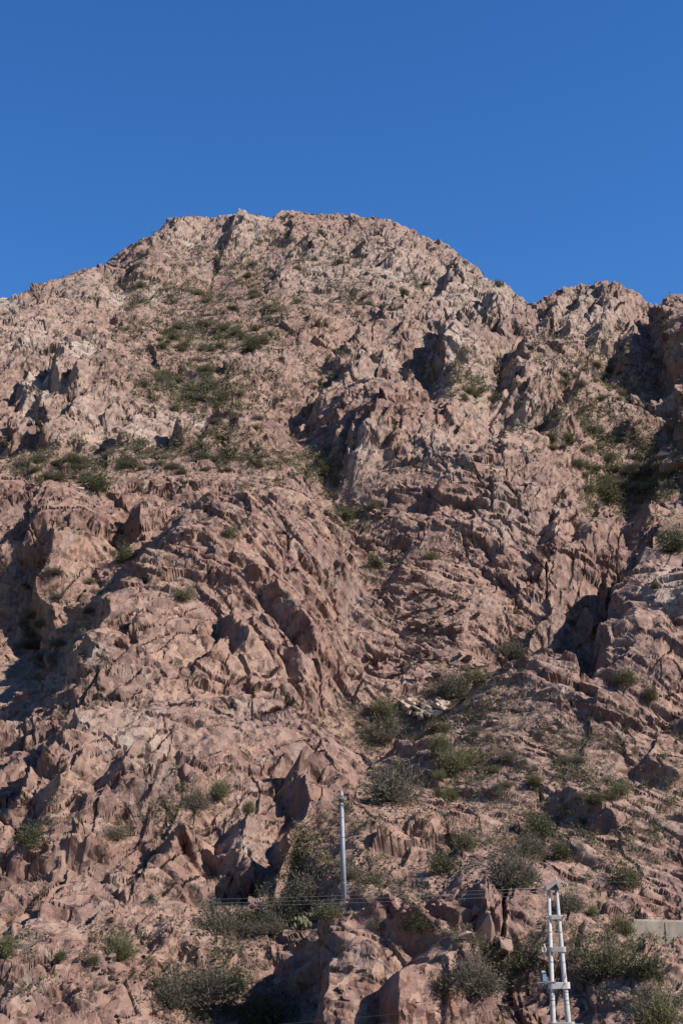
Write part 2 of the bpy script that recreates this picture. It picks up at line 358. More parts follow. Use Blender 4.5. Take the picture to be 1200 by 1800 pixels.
        DISP[sel] -= (Ad * np.clip(1 - best / (wd * 1.4), 0, 1) ** 1.3).astype(np.float32)
    bu = U + 5 * fbm(U / 16, V / 16, 61, 2); bv = V + 5 * fbm(U / 16, V / 16, 67, 2)
    bestd = np.full(U.shape, 1e9, np.float32); PHI = np.zeros(U.shape, np.float32); BID = np.zeros(U.shape, np.float32)
    for k in range(len(REG)):
        d = ((bu - Ru[k]) ** 2 + (bv - Rv[k]) ** 2).astype(np.float32); m = d < bestd
        bestd = np.where(m, d, bestd); PHI = np.where(m, np.float32(R(REG[k, 2])), PHI); BID = np.where(m, np.float32(k), BID)
    rocky = np.clip(1 - .75 * g.SOILM, .12, 1) * front; craggy = rocky * (1 - np.minimum(.85, .65 * g.SMOOTH)); far = 1 + .5 * np.clip((Y_ - 230) / 60, 0, 1) * (1 - 1.3 * np.clip((Y_ - 325) / 60, 0, 1)); sg = np.sign(PHI)
    def layer(size, amp, seed, stretch, G, jit, off, blend, warp, mask, dphi=0.0):
        c, s = np.cos(PHI + dphi), np.sin(PHI + dphi); q = size; lw = .55 * q
        uu = U + lw * vnoise(U / (q * 4.3), V / (q * 4.3), seed + 2) + warp * q * vnoise(U / q, V / q, seed + 5)
        vv = V + lw * vnoise(U / (q * 4.3) + 5, V / (q * 4.3), seed + 3) + warp * q * vnoise(U / q + 9, V / q, seed + 6)
        a = (c * uu + s * vv) / (size * stretch) + BID * 13.7; b = (-s * uu + c * vv) / size + BID * 7.3
        gm = np.clip(.55 + .9 * vnoise(U / (size * 3.1), V / (size * 3.1), seed + 8), -.35, 1.3)
        h, e, r = facet(a, b, seed, .25 * (gm - .5), G * sg * gm, jit, off, blend); return (h * amp * mask).astype(np.float32), e, r
    def patch(scale, seed, lo, hi): return np.clip(.5 + .75 * fbm(U / scale, V / scale, seed, 3), 0, 1) * (hi - lo) + lo
    big = np.clip(.65 + .6 * fbm(U / 30, V / 30, 3, 2), .2, 1.3); soft1 = np.where(sg < 0, .65, 1.0)
    d1, e1, r1 = layer(14, 3.0, 101, 2.1, .55, .40, .34, .13, .16, rocky * big * (1 - .7 * g.CALM) * soft1 * far)
    d2, e2, r2 = layer(5.6, 1.9, 202, 2.2, .62, .55, .36, .16, .06, rocky * patch(22, 801, .5, 1.3) * (1 - .45 * g.CALM) * (1 - np.minimum(.8, .75 * g.SMOOTH)) * soft1 * far)
    DISP += d1 + d2; DISP += (1.2 * fbm(U / 22, V / 22, 77, 2) * front).astype(np.float32)
    def strata(size, amp, seed, mask, dphi=0.0):
        # long parallel joints: broad faces with a sharp edge, running on for tens of metres
        c, s = np.cos(PHI + dphi), np.sin(PHI + dphi); q = size
        uu = U + .6 * q * vnoise(U / (q * 5), V / (q * 5), seed); vv = V + .6 * q * vnoise(U / (q * 5) + 7, V / (q * 5), seed + 1)
        a = (c * uu + s * vv) / size; b = (-s * uu + c * vv) / size + BID * 5.1; k = np.floor(b); f = (b - k).astype(np.float32)
        rr = hf(h2(k.astype(np.int64), (BID * 3).astype(np.int64), seed), 2); k2 = np.floor(a / 2.6 + rr * 9 + .25 * f); rr = hf(h2(k.astype(np.int64) + 77, k2.astype(np.int64), seed + 1), 3)
        on = np.clip(vnoise(a / 3.5 + 31 * rr, k * .37, seed + 4) * 2.2 + .35, 0, 1)
        f = np.where(sg > 0, f, 1 - f); edge = np.clip((1 - f) / max(.10, .5 / size), 0, 1)
        return (amp * ((f - .45) * np.minimum(1, edge) * (.3 + rr) + .35 * (rr - .5)) * on * mask * np.where(sg < 0, .45, 1)).astype(np.float32)
    DISP += strata(6.5, 1.5, 611, rocky * far * patch(40, 613, .1, 1.3)) + strata(2.6, .5, 631, craggy * far * patch(20, 633, .0, 1.4), .10)
    if full:
        # finer blocks are laid out on the relief so far, so that the walls of the big steps break up as well
        U0, V0 = U, V
        def shear():
            return U0 + .55 * DISP, V0 + .80 * DISP
        U, V = shear()
        slab = np.where(r2 < .40, .40, 1.25) * np.clip(patch(12, 811, -.1, 1.8), .2, 1.4)
        d3, e3, r3 = layer(2.5, 1.2, 303, 2.1, .55, .6, .42, .16, .05, far * craggy * slab * np.where(sg < 0, .8, 1), .12)
        DISP += d3; U, V = shear()
        d4, e4, r4 = layer(1.1, .70, 404, 1.8, .42, .55, .46, .26, .05, (craggy * np.clip(slab, .35, 1) * np.where(r3 < .35, .5, 1.3) + .08 * front) * np.clip(1.5 - Y_ / 400, .45, 1), -.15)
        DISP += d4; U, V = shear()
        d5, e5, r5 = layer(.56, .30, 505, 1.4, .3, .6, .46, .4, .1, (craggy * np.clip(slab, .25, 1) + .35 * front * g.SCREE) * np.clip((260 - Y_) / 70, 0, 1))
        DISP += d5 + (.04 * fbm(U / 1.6, V / 1.6, 78, 3) * front).astype(np.float32)
        DISP -= (.8 * np.clip(1 - e2 / .08, 0, 1) * craggy * (r2 > .4) + .5 * np.clip(1 - e3 / .13, 0, 1) * craggy * (r3 > .35)).astype(np.float32)
        g.TINT = (.5 * (r2 - .5) + .45 * (r3 - .5) + .4 * (r4 - .5) + .5 * (r1 - .5)).astype(np.float32)
    g.X = X_ + NX * DISP; g.Y = Y_ + NY * DISP; g.Z = Z_ + NZ * DISP
    g.Z = np.where(Y_ < 100, np.minimum(g.Z, -9.0), g.Z)
    return g

# first look on a coarse grid: settles the skyline, and says where rows must crowd together to carry the steps
A1, Y1 = np.meshgrid(np.linspace(acol[0], acol[-1], 520), yr[::2])
SKT = parse(SKYLINE)
for it in range(3):
    g1 = relief(A1, Y1, False); px_, py_, _ = project(np.stack([g1.X, g1.Y, g1.Z], -1))
    dz = np.zeros(200)
    for k, ac in enumerate(CORR_A):
        m = (abs(g1.X / np.maximum(g1.Y, 1) - ac) < .0045) & (Y1 > 250)
        if not m.any(): continue
        j = np.argmin(np.where(m, py_, 9e9)); xx, yy, Yv = px_.flat[j], py_.flat[j], g1.Y.flat[j]
        tgt = np.interp(xx, SKT[:, 0], SKT[:, 1]) - 9 + 3
        dz[k] = (yy - tgt) * Yv / FPX * 1.08
    kk = np.exp(-np.linspace(-2, 2, 9) ** 2); CORR = CORR + np.convolve(np.pad(dz, 4, 'edge'), kk / kk.sum(), 'valid') * .9
g1 = relief(A1, Y1, False)
step = np.sqrt(np.diff(g1.X, axis=0) ** 2 + np.diff(g1.Y, axis=0) ** 2 + np.diff(g1.Z, axis=0) ** 2) / g1.Y[1:]
flat_ = np.ones_like(step) * np.sqrt(np.diff(Y1, axis=0) ** 2 * 1.6) / Y1[1:]
dens = step / step.mean(0) * .75 + .25
kk = np.exp(-np.linspace(-2, 2, 7) ** 2); kk /= kk.sum()
dens = np.apply_along_axis(lambda v: np.convolve(np.pad(v, 3, 'edge'), kk, 'valid'), 1, dens)
dens = np.apply_along_axis(lambda v: np.convolve(np.pad(v, 2, 'edge'), np.array([.1, .2, .4, .2, .1]), 'valid'), 0, dens)
cum = np.concatenate([np.zeros((1, dens.shape[1])), np.cumsum(dens, 0)]); cum /= cum[-1]
Yc = np.empty((NR, dens.shape[1])); tq = np.linspace(0, 1, NR)
for j in range(dens.shape[1]): Yc[:, j] = np.interp(tq, cum[:, j], yr[::2])
fj = np.interp(acol, A1[0], np.arange(520)); j0 = np.clip(fj.astype(int), 0, 518); fr_ = fj - j0
Y_ = Yc[:, j0] * (1 - fr_) + Yc[:, j0 + 1] * fr_
A_ = np.repeat(acol[None], NR, 0)
G = relief(A_, Y_, True)
WX, WY, WZ = G.X, G.Y, G.Z; VEG, SCREE, SOILM = G.VEG, G.SCREE, G.SOILM

def grid_mesh(name, xx, yy, zz):
    nr, nc = xx.shape; me = bpy.data.meshes.new(name)
    co = np.stack([xx, yy, zz], -1).astype(np.float32).reshape(-1)
    idx = np.arange(nr * nc, dtype=np.int32).reshape(nr, nc)
    f = np.stack([idx[:-1, :-1], idx[:-1, 1:], idx[1:, 1:], idx[1:, :-1]], -1).reshape(-1)
    n = len(f) // 4
    me.vertices.add(nr * nc); me.vertices.foreach_set('co', co)
    me.loops.add(len(f)); me.loops.foreach_set('vertex_index', f)
    me.polygons.add(n); me.polygons.foreach_set('loop_start', np.arange(0, len(f), 4, dtype=np.int32))
    me.attributes.new('sharp_face', 'BOOLEAN', 'FACE').data.foreach_set('value', np.ones(n, dtype=bool))
    me.update(calc_edges=True)
    return me
def vattr(me, name, arr):
    a = me.attributes.new(name, 'FLOAT', 'POINT'); a.data.foreach_set('value', np.ascontiguousarray(arr, dtype=np.float32).reshape(-1))
me = grid_mesh('mountain', WX, WY, WZ)
for n_, v_ in (('soil', SOILM), ('pale', G.PALE), ('grey', G.GREY), ('tint', G.TINT), ('veg', VEG), ('tan', G.TAN)): vattr(me, n_, v_)
mountain = bpy.data.objects.new('mountain', me); COL.objects.link(mountain); mountain['kind'] = 'structure'

# ---------------------------------------------------------------- materials
def new_mat(name, rough=.85):
    m = bpy.data.materials.new(name); m.use_nodes = True; b = m.node_tree.nodes['Principled BSDF']
    b.inputs['Roughness'].default_value = rough; b.inputs['Specular IOR Level'].default_value = .25
    return m, m.node_tree, b
def N(t, kind, **kw):
    n = t.nodes.new(kind)
    for k, v in kw.items():
        if k in n.inputs: n.inputs[k].default_value = v
        else: setattr(n, k, v)
    return n
def mixc(t, fac, a, b, mode='MIX'):
    n = t.nodes.new('ShaderNodeMix'); n.data_type = 'RGBA'; n.blend_type = mode
    for i, v in ((0, fac), (6, a), (7, b)):
        if hasattr(v, 'links'): t.links.new(v, n.inputs[i])
        elif i == 0: n.inputs[0].default_value = v
        else: n.inputs[i].default_value = (*v, 1)
    return n.outputs[2]
def ramp(t, src, pts):
    n = t.nodes.new('ShaderNodeValToRGB'); e = n.color_ramp.elements
    while len(e) < len(pts): e.new(0.5)
    for q, (p, v) in zip(e, pts): q.position = p; q.color = (v, v, v, 1)
    t.links.new(src, n.inputs[0]); return n.outputs[0]
def math_(t, op, a, b=None):
    n = t.nodes.new('ShaderNodeMath'); n.operation = op
    for i, v in ((0, a), (1, b)):
        if v is None: continue
        if hasattr(v, 'links'): t.links.new(v, n.inputs[i])
        else: n.inputs[i].default_value = v
    return n.outputs[0]
def rock_material():
    m, t, b = new_mat('pink_rock', .9)
    pos = N(t, 'ShaderNodeTexCoord').outputs['Object']
    def attr(n): return N(t, 'ShaderNodeAttribute', attribute_name=n).outputs['Fac']
    def noise(sc, det=4, rough=.55):
        n = N(t, 'ShaderNodeTexNoise', Scale=sc, Detail=det, Roughness=rough); t.links.new(pos, n.inputs['Vector']); return n.outputs['Fac']
    n1, n2, n3, n4 = noise(.05, 4), noise(.35, 5), noise(2.2, 6, .65), noise(.12, 4)
    n5, n6 = noise(7, 4, .7), noise(.9, 5, .6)
    c = mixc(t, ramp(t, n1, [(.35, 0), (.65, 1)]), (0.243, 0.125, 0.088), (0.221, 0.129, 0.095))
    c = mixc(t, ramp(t, n2, [(.42, 0), (.66, .85)]), c, (0.169, 0.080, 0.060))
    c = mixc(t, ramp(t, n4, [(.48, 0), (.72, .7)]), c, (0.272, 0.159, 0.104))
    c = mixc(t, math_(t, 'MULTIPLY', attr('tan'), ramp(t, n4, [(.3, 1), (.7, .45)])), c, (0.268, 0.216, 0.178))
    tn = attr('tint')
    c = mixc(t, ramp(t, math_(t, 'ADD', tn, .5), [(.5, 0), (.95, .85)]), c, (0.122, 0.068, 0.056))
    c = mixc(t, ramp(t, math_(t, 'SUBTRACT', .5, tn), [(.5, 0), (.95, .75)]), c, (0.309, 0.194, 0.140))
    c = mixc(t, ramp(t, n6, [(.55, 0), (.72, .55)]), c, (0.139, 0.091, 0.076))
    nb = noise(.085, 5, .6); nbb = noise(.19, 5, .6)
    c = mixc(t, ramp(t, nb, [(.34, .7), (.47, 0)]), c, (.185, .108, .088))
    c = mixc(t, ramp(t, nbb, [(.56, 0), (.68, .65)]), c, (.265, .215, .180))
    c = mixc(t, ramp(t, nbb, [(.30, .6), (.42, 0)]), c, (.135, .092, .082))
    ms_ = N(t, 'ShaderNodeMapping'); ms_.inputs['Scale'].default_value = (.55, .3, .11); ms_.inputs['Rotation'].default_value = (0, .35, 0); t.links.new(pos, ms_.inputs['Vector'])
    ns = N(t, 'ShaderNodeTexNoise', Scale=1.0, Detail=6.0, Roughness=.65); t.links.new(ms_.outputs[0], ns.inputs['Vector'])
    c = mixc(t, ramp(t, ns.outputs['Fac'], [(.54, 0), (.68, .75)]), c, (.115, .078, .070))
    c = mixc(t, ramp(t, ns.outputs['Fac'], [(.30, .55), (.42, 0)]), c, (.31, .245, .20))
    c = mixc(t, math_(t, 'MULTIPLY', attr('pale'), ramp(t, n2, [(.3, 1), (.75, .45)])), c, (0.43, 0.37, 0.31))
    c = mixc(t, math_(t, 'MULTIPLY', attr('grey'), ramp(t, n2, [(.3, .95), (.7, .5)])), c, (0.190, 0.145, 0.128))
    geo = N(t, 'ShaderNodeNewGeometry'); sep = N(t, 'ShaderNodeSeparateXYZ'); t.links.new(geo.outputs['Normal'], sep.inputs[0])
    flat = ramp(t, sep.outputs['Z'], [(.66, 0), (.88, 1)])
    # every joint block has faces of its own tilt: the normal is nudged per cell, at two sizes of block
    def cells(sc, rot, k):
        mp_ = N(t, 'ShaderNodeMapping'); mp_.inputs['Rotation'].default_value = rot; mp_.inputs['Scale'].default_value = (sc * 1.2, sc * .4, sc * .7)
        w = N(t, 'ShaderNodeVectorMath', operation='MULTIPLY_ADD'); nz = N(t, 'ShaderNodeTexNoise', Scale=1.1, Detail=2.0); t.links.new(pos, nz.inputs['Vector'])
        t.links.new(nz.outputs['Color'], w.inputs[0]); w.inputs[1].default_value = (.5, .5, .5); t.links.new(pos, w.inputs[2])
        v = N(t, 'ShaderNodeTexVoronoi', feature='F1'); t.links.new(w.outputs[0], mp_.inputs['Vector']); t.links.new(mp_.outputs[0], v.inputs['Vector']); v.inputs['Scale'].default_value = 1.0
        s_ = N(t, 'ShaderNodeVectorMath', operation='SUBTRACT'); t.links.new(v.outputs['Color'], s_.inputs[0]); s_.inputs[1].default_value = (.5, .5, .5)
        q_ = N(t, 'ShaderNodeVectorMath', operation='SCALE'); t.links.new(s_.outputs[0], q_.inputs[0]); q_.inputs['Scale'].default_value = k
        ed = N(t, 'ShaderNodeTexVoronoi', feature='DISTANCE_TO_EDGE'); ed.inputs['Scale'].default_value = 1.0; me_ = N(t, 'ShaderNodeMapping'); me_.inputs['Rotation'].default_value = (rot[1], rot[2], rot[0]); me_.inputs['Scale'].default_value = (sc * 1.5, sc * .22, sc * .38); t.links.new(w.outputs[0], me_.inputs['Vector']); t.links.new(me_.outputs[0], ed.inputs['Vector'])
        sx = N(t, 'ShaderNodeSeparateColor'); t.links.new(v.outputs['Color'], sx.inputs[0]); return q_.outputs[0], sx.outputs[0], ed.outputs['Distance']
    f1, c1, x1 = cells(.6, (.4, .7, .3), .75); f2, c2, x2 = cells(1.9, (1.1, .2, .9), .8)
    c = mixc(t, ramp(t, c1, [(.55, 0), (1, .6)]), c, (0.133, 0.078, 0.067))
    c = mixc(t, ramp(t, c2, [(.6, 0), (1, .5)]), c, (0.294, 0.203, 0.158))
    c = mixc(t, ramp(t, c2, [(0, .5), (.35, 0)]), c, (0.147, 0.090, 0.075))
    gate = ramp(t, n6, [(.47, 0), (.60, 1)]); gate2 = ramp(t, n2, [(.50, 0), (.58, 1)])
    crk = math_(t, 'MAXIMUM', math_(t, 'MULTIPLY', gate2, ramp(t, x1, [(0, .9), (.035, 0)])), math_(t, 'MULTIPLY', gate, ramp(t, x2, [(0, .7), (.05, 0)])))
    c = mixc(t, crk, c, (0.054, 0.033, 0.027))
    soil = math_(t, 'MAXIMUM', ramp(t, math_(t, 'MULTIPLY', flat, math_(t, 'ADD', attr('soil'), .5)), [(.2, 0), (.8, .9)]), ramp(t, attr('soil'), [(.35, 0), (.9, .75)]))
    sc = mixc(t, ramp(t, n3, [(.35, 0), (.65, 1)]), (0.232, 0.145, 0.107), (0.330, 0.216, 0.168))
    sc = mixc(t, ramp(t, math_(t, 'MULTIPLY', attr('veg'), n2), [(.15, 0), (.5, .75)]), sc, (0.127, 0.094, 0.060))
    c = mixc(t, soil, c, sc)
    c = mixc(t, ramp(t, n3, [(.3, .4), (.52, 0)]), c, (0.119, 0.064, 0.051))
    c = mixc(t, ramp(t, n3, [(.6, 0), (.78, .35)]), c, (0.340, 0.218, 0.162))
    c = mixc(t, ramp(t, n5, [(.32, .5), (.5, 0)]), c, (0.114, 0.066, 0.054))
    c = mixc(t, ramp(t, n5, [(.58, 0), (.75, .35)]), c, (0.319, 0.210, 0.162))
    c = mixc(t, 1.0, c, (.93, .925, .905), 'MULTIPLY')
    t.links.new(c, b.inputs['Base Color'])
    bp = N(t, 'ShaderNodeBump', Strength=.5, Distance=.10); bn = noise(6.0, 8, .72); t.links.new(math_(t, 'SUBTRACT', bn, math_(t, 'MULTIPLY', crk, .8)), bp.inputs['Height'])
    ad = N(t, 'ShaderNodeVectorMath', operation='ADD'); t.links.new(f1, ad.inputs[0]); t.links.new(f2, ad.inputs[1])
    ms = N(t, 'ShaderNodeVectorMath', operation='SCALE'); t.links.new(ad.outputs[0], ms.inputs[0]); t.links.new(math_(t, 'SUBTRACT', 1.0, math_(t, 'MULTIPLY', attr('soil'), .7)), ms.inputs['Scale'])
    ad2 = N(t, 'ShaderNodeVectorMath', operation='ADD'); t.links.new(ms.outputs[0], ad2.inputs[0]); t.links.new(bp.outputs[0], ad2.inputs[1])
    nn = N(t, 'ShaderNodeVectorMath', operation='NORMALIZE'); t.links.new(ad2.outputs[0], nn.inputs[0]); t.links.new(nn.outputs[0], b.inputs['Normal'])
    return m
M_ROCK = rock_material(); me.materials.append(M_ROCK)

# valley floor between the viewer's terrace and the foot of the mountain
gx, gy = np.meshgrid(np.linspace(-420, 420, 60), np.linspace(-260, 108, 60))
gz = -9.7 + 8.0 * np.clip((34 - gy) / 26, 0, 1) + .25 * fbm(gx / 9, gy / 9, 5, 3)
gm_ = grid_mesh('ground', gx, gy, np.where(gy > 92, -10.2, gz))
vattr(gm_, 'soil', np.ones(gx.shape)); gm_.materials.append(M_ROCK)
gr_ = bpy.data.objects.new('ground', gm_); COL.objects.link(gr_); gr_['kind'] = 'structure'

# ---------------------------------------------------------------- finding places on the finished slope
qx, qy, qw = project(np.stack([WX, WY, WZ], -1)); qx = qx.ravel(); qy = qy.ravel(); qw = qw.ravel()
BW, BH, BS = 420, 620, 3.0
ok = (qx > -30) & (qx < 1229) & (qy > 0) & (qy < 1859)
bi = np.where(ok, ((qy / BS).astype(int)) * BW + ((qx + 30) / BS).astype(int), -1)
ids = np.nonzero(ok)[0]; order = ids[np.argsort(-qw[ids], kind='stable')]
FRONT = np.full(BW * BH, -1, np.int64); FRONT[bi[order]] = order          # nearest vertex of every cell wins
FLATX, FLATY, FLATZ = WX.ravel(), WY.ravel(), WZ.ravel()
def ground(px, py):
    """world point of the slope seen at a photograph pixel"""
    cx, cyy = int((px + 30) / BS), int(py / BS)
    for r in range(0, 6):
        for dy in range(-r, r + 1):
            for dx in range(-r, r + 1):
                x, y = cx + dx, cyy + dy
                if 0 <= x < BW and 0 <= y < BH and FRONT[y * BW + x] >= 0:
                    k = FRONT[y * BW + x]; return Vector((FLATX[k], FLATY[k], FLATZ[k]))
    return Vector(hit(px, py)[0])
def mpp(p): return (Vector(p).dot(Vector(FWD))) / FPX                     # metres per photograph pixel there

# ---------------------------------------------------------------- helpers for things
def simple_mat(name, col, rough=.8, metal=0.0, var=0.0, scale=3.0, col2=None, bump=0.0):
    m, t, b = new_mat(name, rough); b.inputs['Metallic'].default_value = metal
    pos = N(t, 'ShaderNodeTexCoord').outputs['Object']
    n = N(t, 'ShaderNodeTexNoise', Scale=scale, Detail=5.0, Roughness=.6); t.links.new(pos, n.inputs['Vector'])
    c2 = col2 or tuple(x * (1 - var) for x in col)
    c = mixc(t, ramp(t, n.outputs['Fac'], [(.35, 0), (.68, 1)]), col, c2)
    oi = N(t, 'ShaderNodeObjectInfo')
    h = N(t, 'ShaderNodeHueSaturation'); t.links.new(c, h.inputs['Color'])
    if var:
        t.links.new(math_(t, 'ADD', math_(t, 'MULTIPLY', oi.outputs['Random'], .5), .75), h.inputs['Value'])
    t.links.new(h.outputs['Color'], b.inputs['Base Color'])
    if bump:
        bp = N(t, 'ShaderNodeBump', Strength=bump, Distance=.05); t.links.new(n.outputs['Fac'], bp.inputs['Height']); t.links.new(bp.outputs[0], b.inputs['Normal'])
    return m
def leaf_mat(name, col, col2):
    m = simple_mat(name, col, .7, 0, .35, 1.3, col2); t = m.node_tree; b = t.nodes['Principled BSDF']; src = b.inputs['Base Color'].links[0].from_socket
    tr = N(t, 'ShaderNodeBsdfTranslucent'); t.links.new(src, tr.inputs['Color']); mx = N(t, 'ShaderNodeMixShader'); mx.inputs[0].default_value = .38
    t.links.new(b.outputs[0], mx.inputs[1]); t.links.new(tr.outputs[0], mx.inputs[2]); t.links.new(mx.outputs[0], t.nodes['Material Output'].inputs['Surface'])
    return m
M_OLIVE = leaf_mat('olive_leaves', (.105, .097, .048), (.130, .116, .066))
M_DARK = leaf_mat('dark_green_leaves', (.076, .077, .034), (.102, .097, .048))
M_GREY = leaf_mat('grey_twigs', (.108, .094, .066), (.145, .122, .088))
M_YELLOW = leaf_mat('yellow_green_stems', (.125, .115, .05), (.16, .145, .075))
M_STEM = simple_mat('brown_bark', (.11, .08, .06), .9, 0, .3)
M_DRY = leaf_mat('dry_grass_blades', (.22, .175, .105), (.16, .13, .085))
M_CACTUS = simple_mat('cactus_skin', (.13, .115, .05), .7, 0, .3, 9.0, (.07, .07, .035))
M_CONC = simple_mat('weathered_concrete', (.26, .215, .17), .9, 0, .12, .7, (.19, .155, .12), .3)
def streaked(m):
    t = m.node_tree; b = t.nodes['Principled BSDF']; src = b.inputs['Base Color'].links[0].from_socket
    pos = N(t, 'ShaderNodeTexCoord').outputs['Object']; mp_ = N(t, 'ShaderNodeMapping'); mp_.inputs['Scale'].default_value = (2.6, 2.6, .3); t.links.new(pos, mp_.inputs['Vector'])
    n = N(t, 'ShaderNodeTexNoise', Scale=1.0, Detail=6.0, Roughness=.65); t.links.new(mp_.outputs[0], n.inputs['Vector'])
    n2 = N(t, 'ShaderNodeTexNoise', Scale=9.0, Detail=4.0); t.links.new(pos, n2.inputs['Vector'])
    c = mixc(t, ramp(t, n.outputs['Fac'], [(.45, 0), (.65, .7)]), src, (.12, .105, .085)); c = mixc(t, ramp(t, n2.outputs['Fac'], [(.55, 0), (.75, .5)]), c, (.33, .30, .26))
    t.links.new(c, b.inputs['Base Color'])
streaked(M_CONC)
M_MAST = simple_mat('pale_concrete', (.38, .36, .33), .8, 0, .08, 2.5, (.29, .275, .25), .15)
M_STEEL = simple_mat('galvanised_steel', (.20, .21, .225), .6, .1, .06, 2.0, (.16, .165, .175))
M_BLACK = simple_mat('black_rubber', (.018, .018, .02), .6)
M_DKSTEEL = simple_mat('dark_steel', (.05, .05, .055), .6, .4)
M_PORC = simple_mat('white_porcelain', (.48, .47, .45), .3)
M_BLUE = simple_mat('blue_enamel', (.16, .26, .38), .45, 0, .1, 3.0, (.24, .33, .42))
M_WIRE = simple_mat('aluminium_cable', (.30, .285, .27), .5, .3)
M_BAG = simple_mat('white_plastic', (.75, .75, .75), .5)
def stone_mat(name, a, b2):
    m = simple_mat(name, a, .9, 0, .3, 2.5, b2, .5); return m
M_STONE = stone_mat('fallen_rock', (.20, .13, .10), (.145, .09, .072))
M_PALESTONE = stone_mat('pale_fallen_rock', (.37, .285, .225), (.28, .205, .16))

def link(name, me, mat=None, parent=None):
    if mat and not me.materials: me.materials.append(mat)
    o = bpy.data.objects.new(name, me); COL.objects.link(o)
    if parent: o.parent = parent
    return o
def thing(name, label, cat, loc, group=None):
    o = bpy.data.objects.new(name, None); COL.objects.link(o); o.location = loc; o.empty_display_size = .3
    o['label'] = label; o['category'] = cat
    if group: o['group'] = group
    return o
def tag(o, label, cat, group=None):
    o['label'] = label; o['category'] = cat
    if group: o['group'] = group
    return o
def mesh_from(name, co, faces_n, idx, flat=True):
    me = bpy.data.meshes.new(name); co = np.asarray(co, np.float32); idx = np.asarray(idx, np.int32).ravel()
    me.vertices.add(len(co)); me.vertices.foreach_set('co', co.ravel())
    me.loops.add(len(idx)); me.loops.foreach_set('vertex_index', idx)
    nf = len(idx) // faces_n
    me.polygons.add(nf); me.polygons.foreach_set('loop_start', np.arange(0, len(idx), faces_n, dtype=np.int32))
    if flat: me.attributes.new('sharp_face', 'BOOLEAN', 'FACE').data.foreach_set('value', np.ones(nf, dtype=bool))
    me.update(calc_edges=True); me.validate(); return me
def tube(bm, pts, rad, n=8):
    pts = [Vector(p) for p in pts]; rads = rad if hasattr(rad, '__len__') else [rad] * len(pts); rings = []
    for i, p in enumerate(pts):
        d = (pts[min(i + 1, len(pts) - 1)] - pts[max(i - 1, 0)]).normalized()
        a = d.orthogonal().normalized() if abs(d.z) < .9 else Vector((1, 0, 0)); a = (a - d * a.dot(d)).normalized(); b = d.cross(a)
        rings.append([bm.verts.new(p + (a * math.cos(2 * math.pi * k / n) + b * math.sin(2 * math.pi * k / n)) * rads[i]) for k in range(n)])
    for q, r in zip(rings[:-1], rings[1:]):
        for k in range(n): bm.faces.new((q[k], q[(k + 1) % n], r[(k + 1) % n], r[k]))
    bm.faces.new(rings[0][::-1]); bm.faces.new(rings[-1])
def box(bm, c, s, rz=0.0, bev=0.0):
    r = bmesh.ops.create_cube(bm, size=1.0, matrix=Matrix.Translation(c) @ Matrix.Rotation(rz, 4, 'Z') @ Matrix.Diagonal((*s, 1)))
    if bev:
        es = list({e for v in r['verts'] for e in v.link_edges}); bmesh.ops.bevel(bm, geom=es, offset=bev, segments=2, affect='EDGES')
def done(bm, name, mat, parent=None, smooth=False):
    bmesh.ops.recalc_face_normals(bm, faces=bm.faces)
    me = bpy.data.meshes.new(name); bm.to_mesh(me); bm.free()
    if smooth:
        for p in me.polygons: p.use_smooth = True
    return link(name, me, mat, parent)

# ---------------------------------------------------------------- shrubs: every shrub is its own thing with foliage and stems
rng = np.random.default_rng(11)
def leaf_cloud(n_br, per, hgt, spread, size, up, aspect, seed, droop=.0):
    """leaf faces along branches that fan out from the root; unit shrub about 1 m wide"""
    g = np.random.default_rng(seed); C, S3 = [], []
    for b in range(n_br):
        az = g.uniform(0, 2 * math.pi); el = math.acos(g.uniform(up, 1.0)); ln = g.uniform(.62, 1.0) * (1 + .25 * math.sin(az * 2 + seed))
        d = np.array([math.sin(el) * math.cos(az) * spread, math.sin(el) * math.sin(az) * spread, math.cos(el) * hgt]) * ln
        t = g.uniform(.18, 1.0, per) ** .6
        p = d * t[:, None]; p[:, 2] -= droop * t ** 2 * .2
        p += g.normal(0, .055, (per, 3)) * (0.5 + t[:, None]); C.append(p)
        S3.append(np.repeat(d[None], per, 0))
    C = np.concatenate(C); D = np.concatenate(S3); n = len(C)
    D = D / np.linalg.norm(D, axis=1, keepdims=True) + g.normal(0, .55, (n, 3)); D /= np.linalg.norm(D, axis=1, keepdims=True)
    q = np.cross(D, g.normal(0, 1, (n, 3))); q /= np.linalg.norm(q, axis=1, keepdims=True)
    L = size * g.uniform(.6, 1.4, n)[:, None]; Wd = L * aspect
    v = np.stack([C - D * L * .5, C + q * Wd * .5, C + D * L * .5, C - q * Wd * .5], 1)
    v[..., 2] = np.maximum(v[..., 2], -.06)
    return v.reshape(-1, 3), np.arange(4 * n).reshape(n, 4)
def stems_mesh(name, n, hgt, spread, seed, rad=.008):
    g = np.random.default_rng(seed); bm = bmesh.new()
    for b in range(n):
        az = g.uniform(0, 2 * math.pi); el = g.uniform(.1, 1.1); ln = g.uniform(.5, .95)
        d = Vector((math.sin(el) * math.cos(az) * spread, math.sin(el) * math.sin(az) * spread, math.cos(el) * hgt)) * ln
        m = d * .5 + Vector((g.normal(0, .04), g.normal(0, .04), .04))
        tube(bm, [(d.x * .04, d.y * .04, -.12), m, d], [rad * 1.6, rad, rad * .4], 3)
    me = bpy.data.meshes.new(name); bm.to_mesh(me); bm.free(); me.materials.append(M_STEM); return me
SHRUB = {}
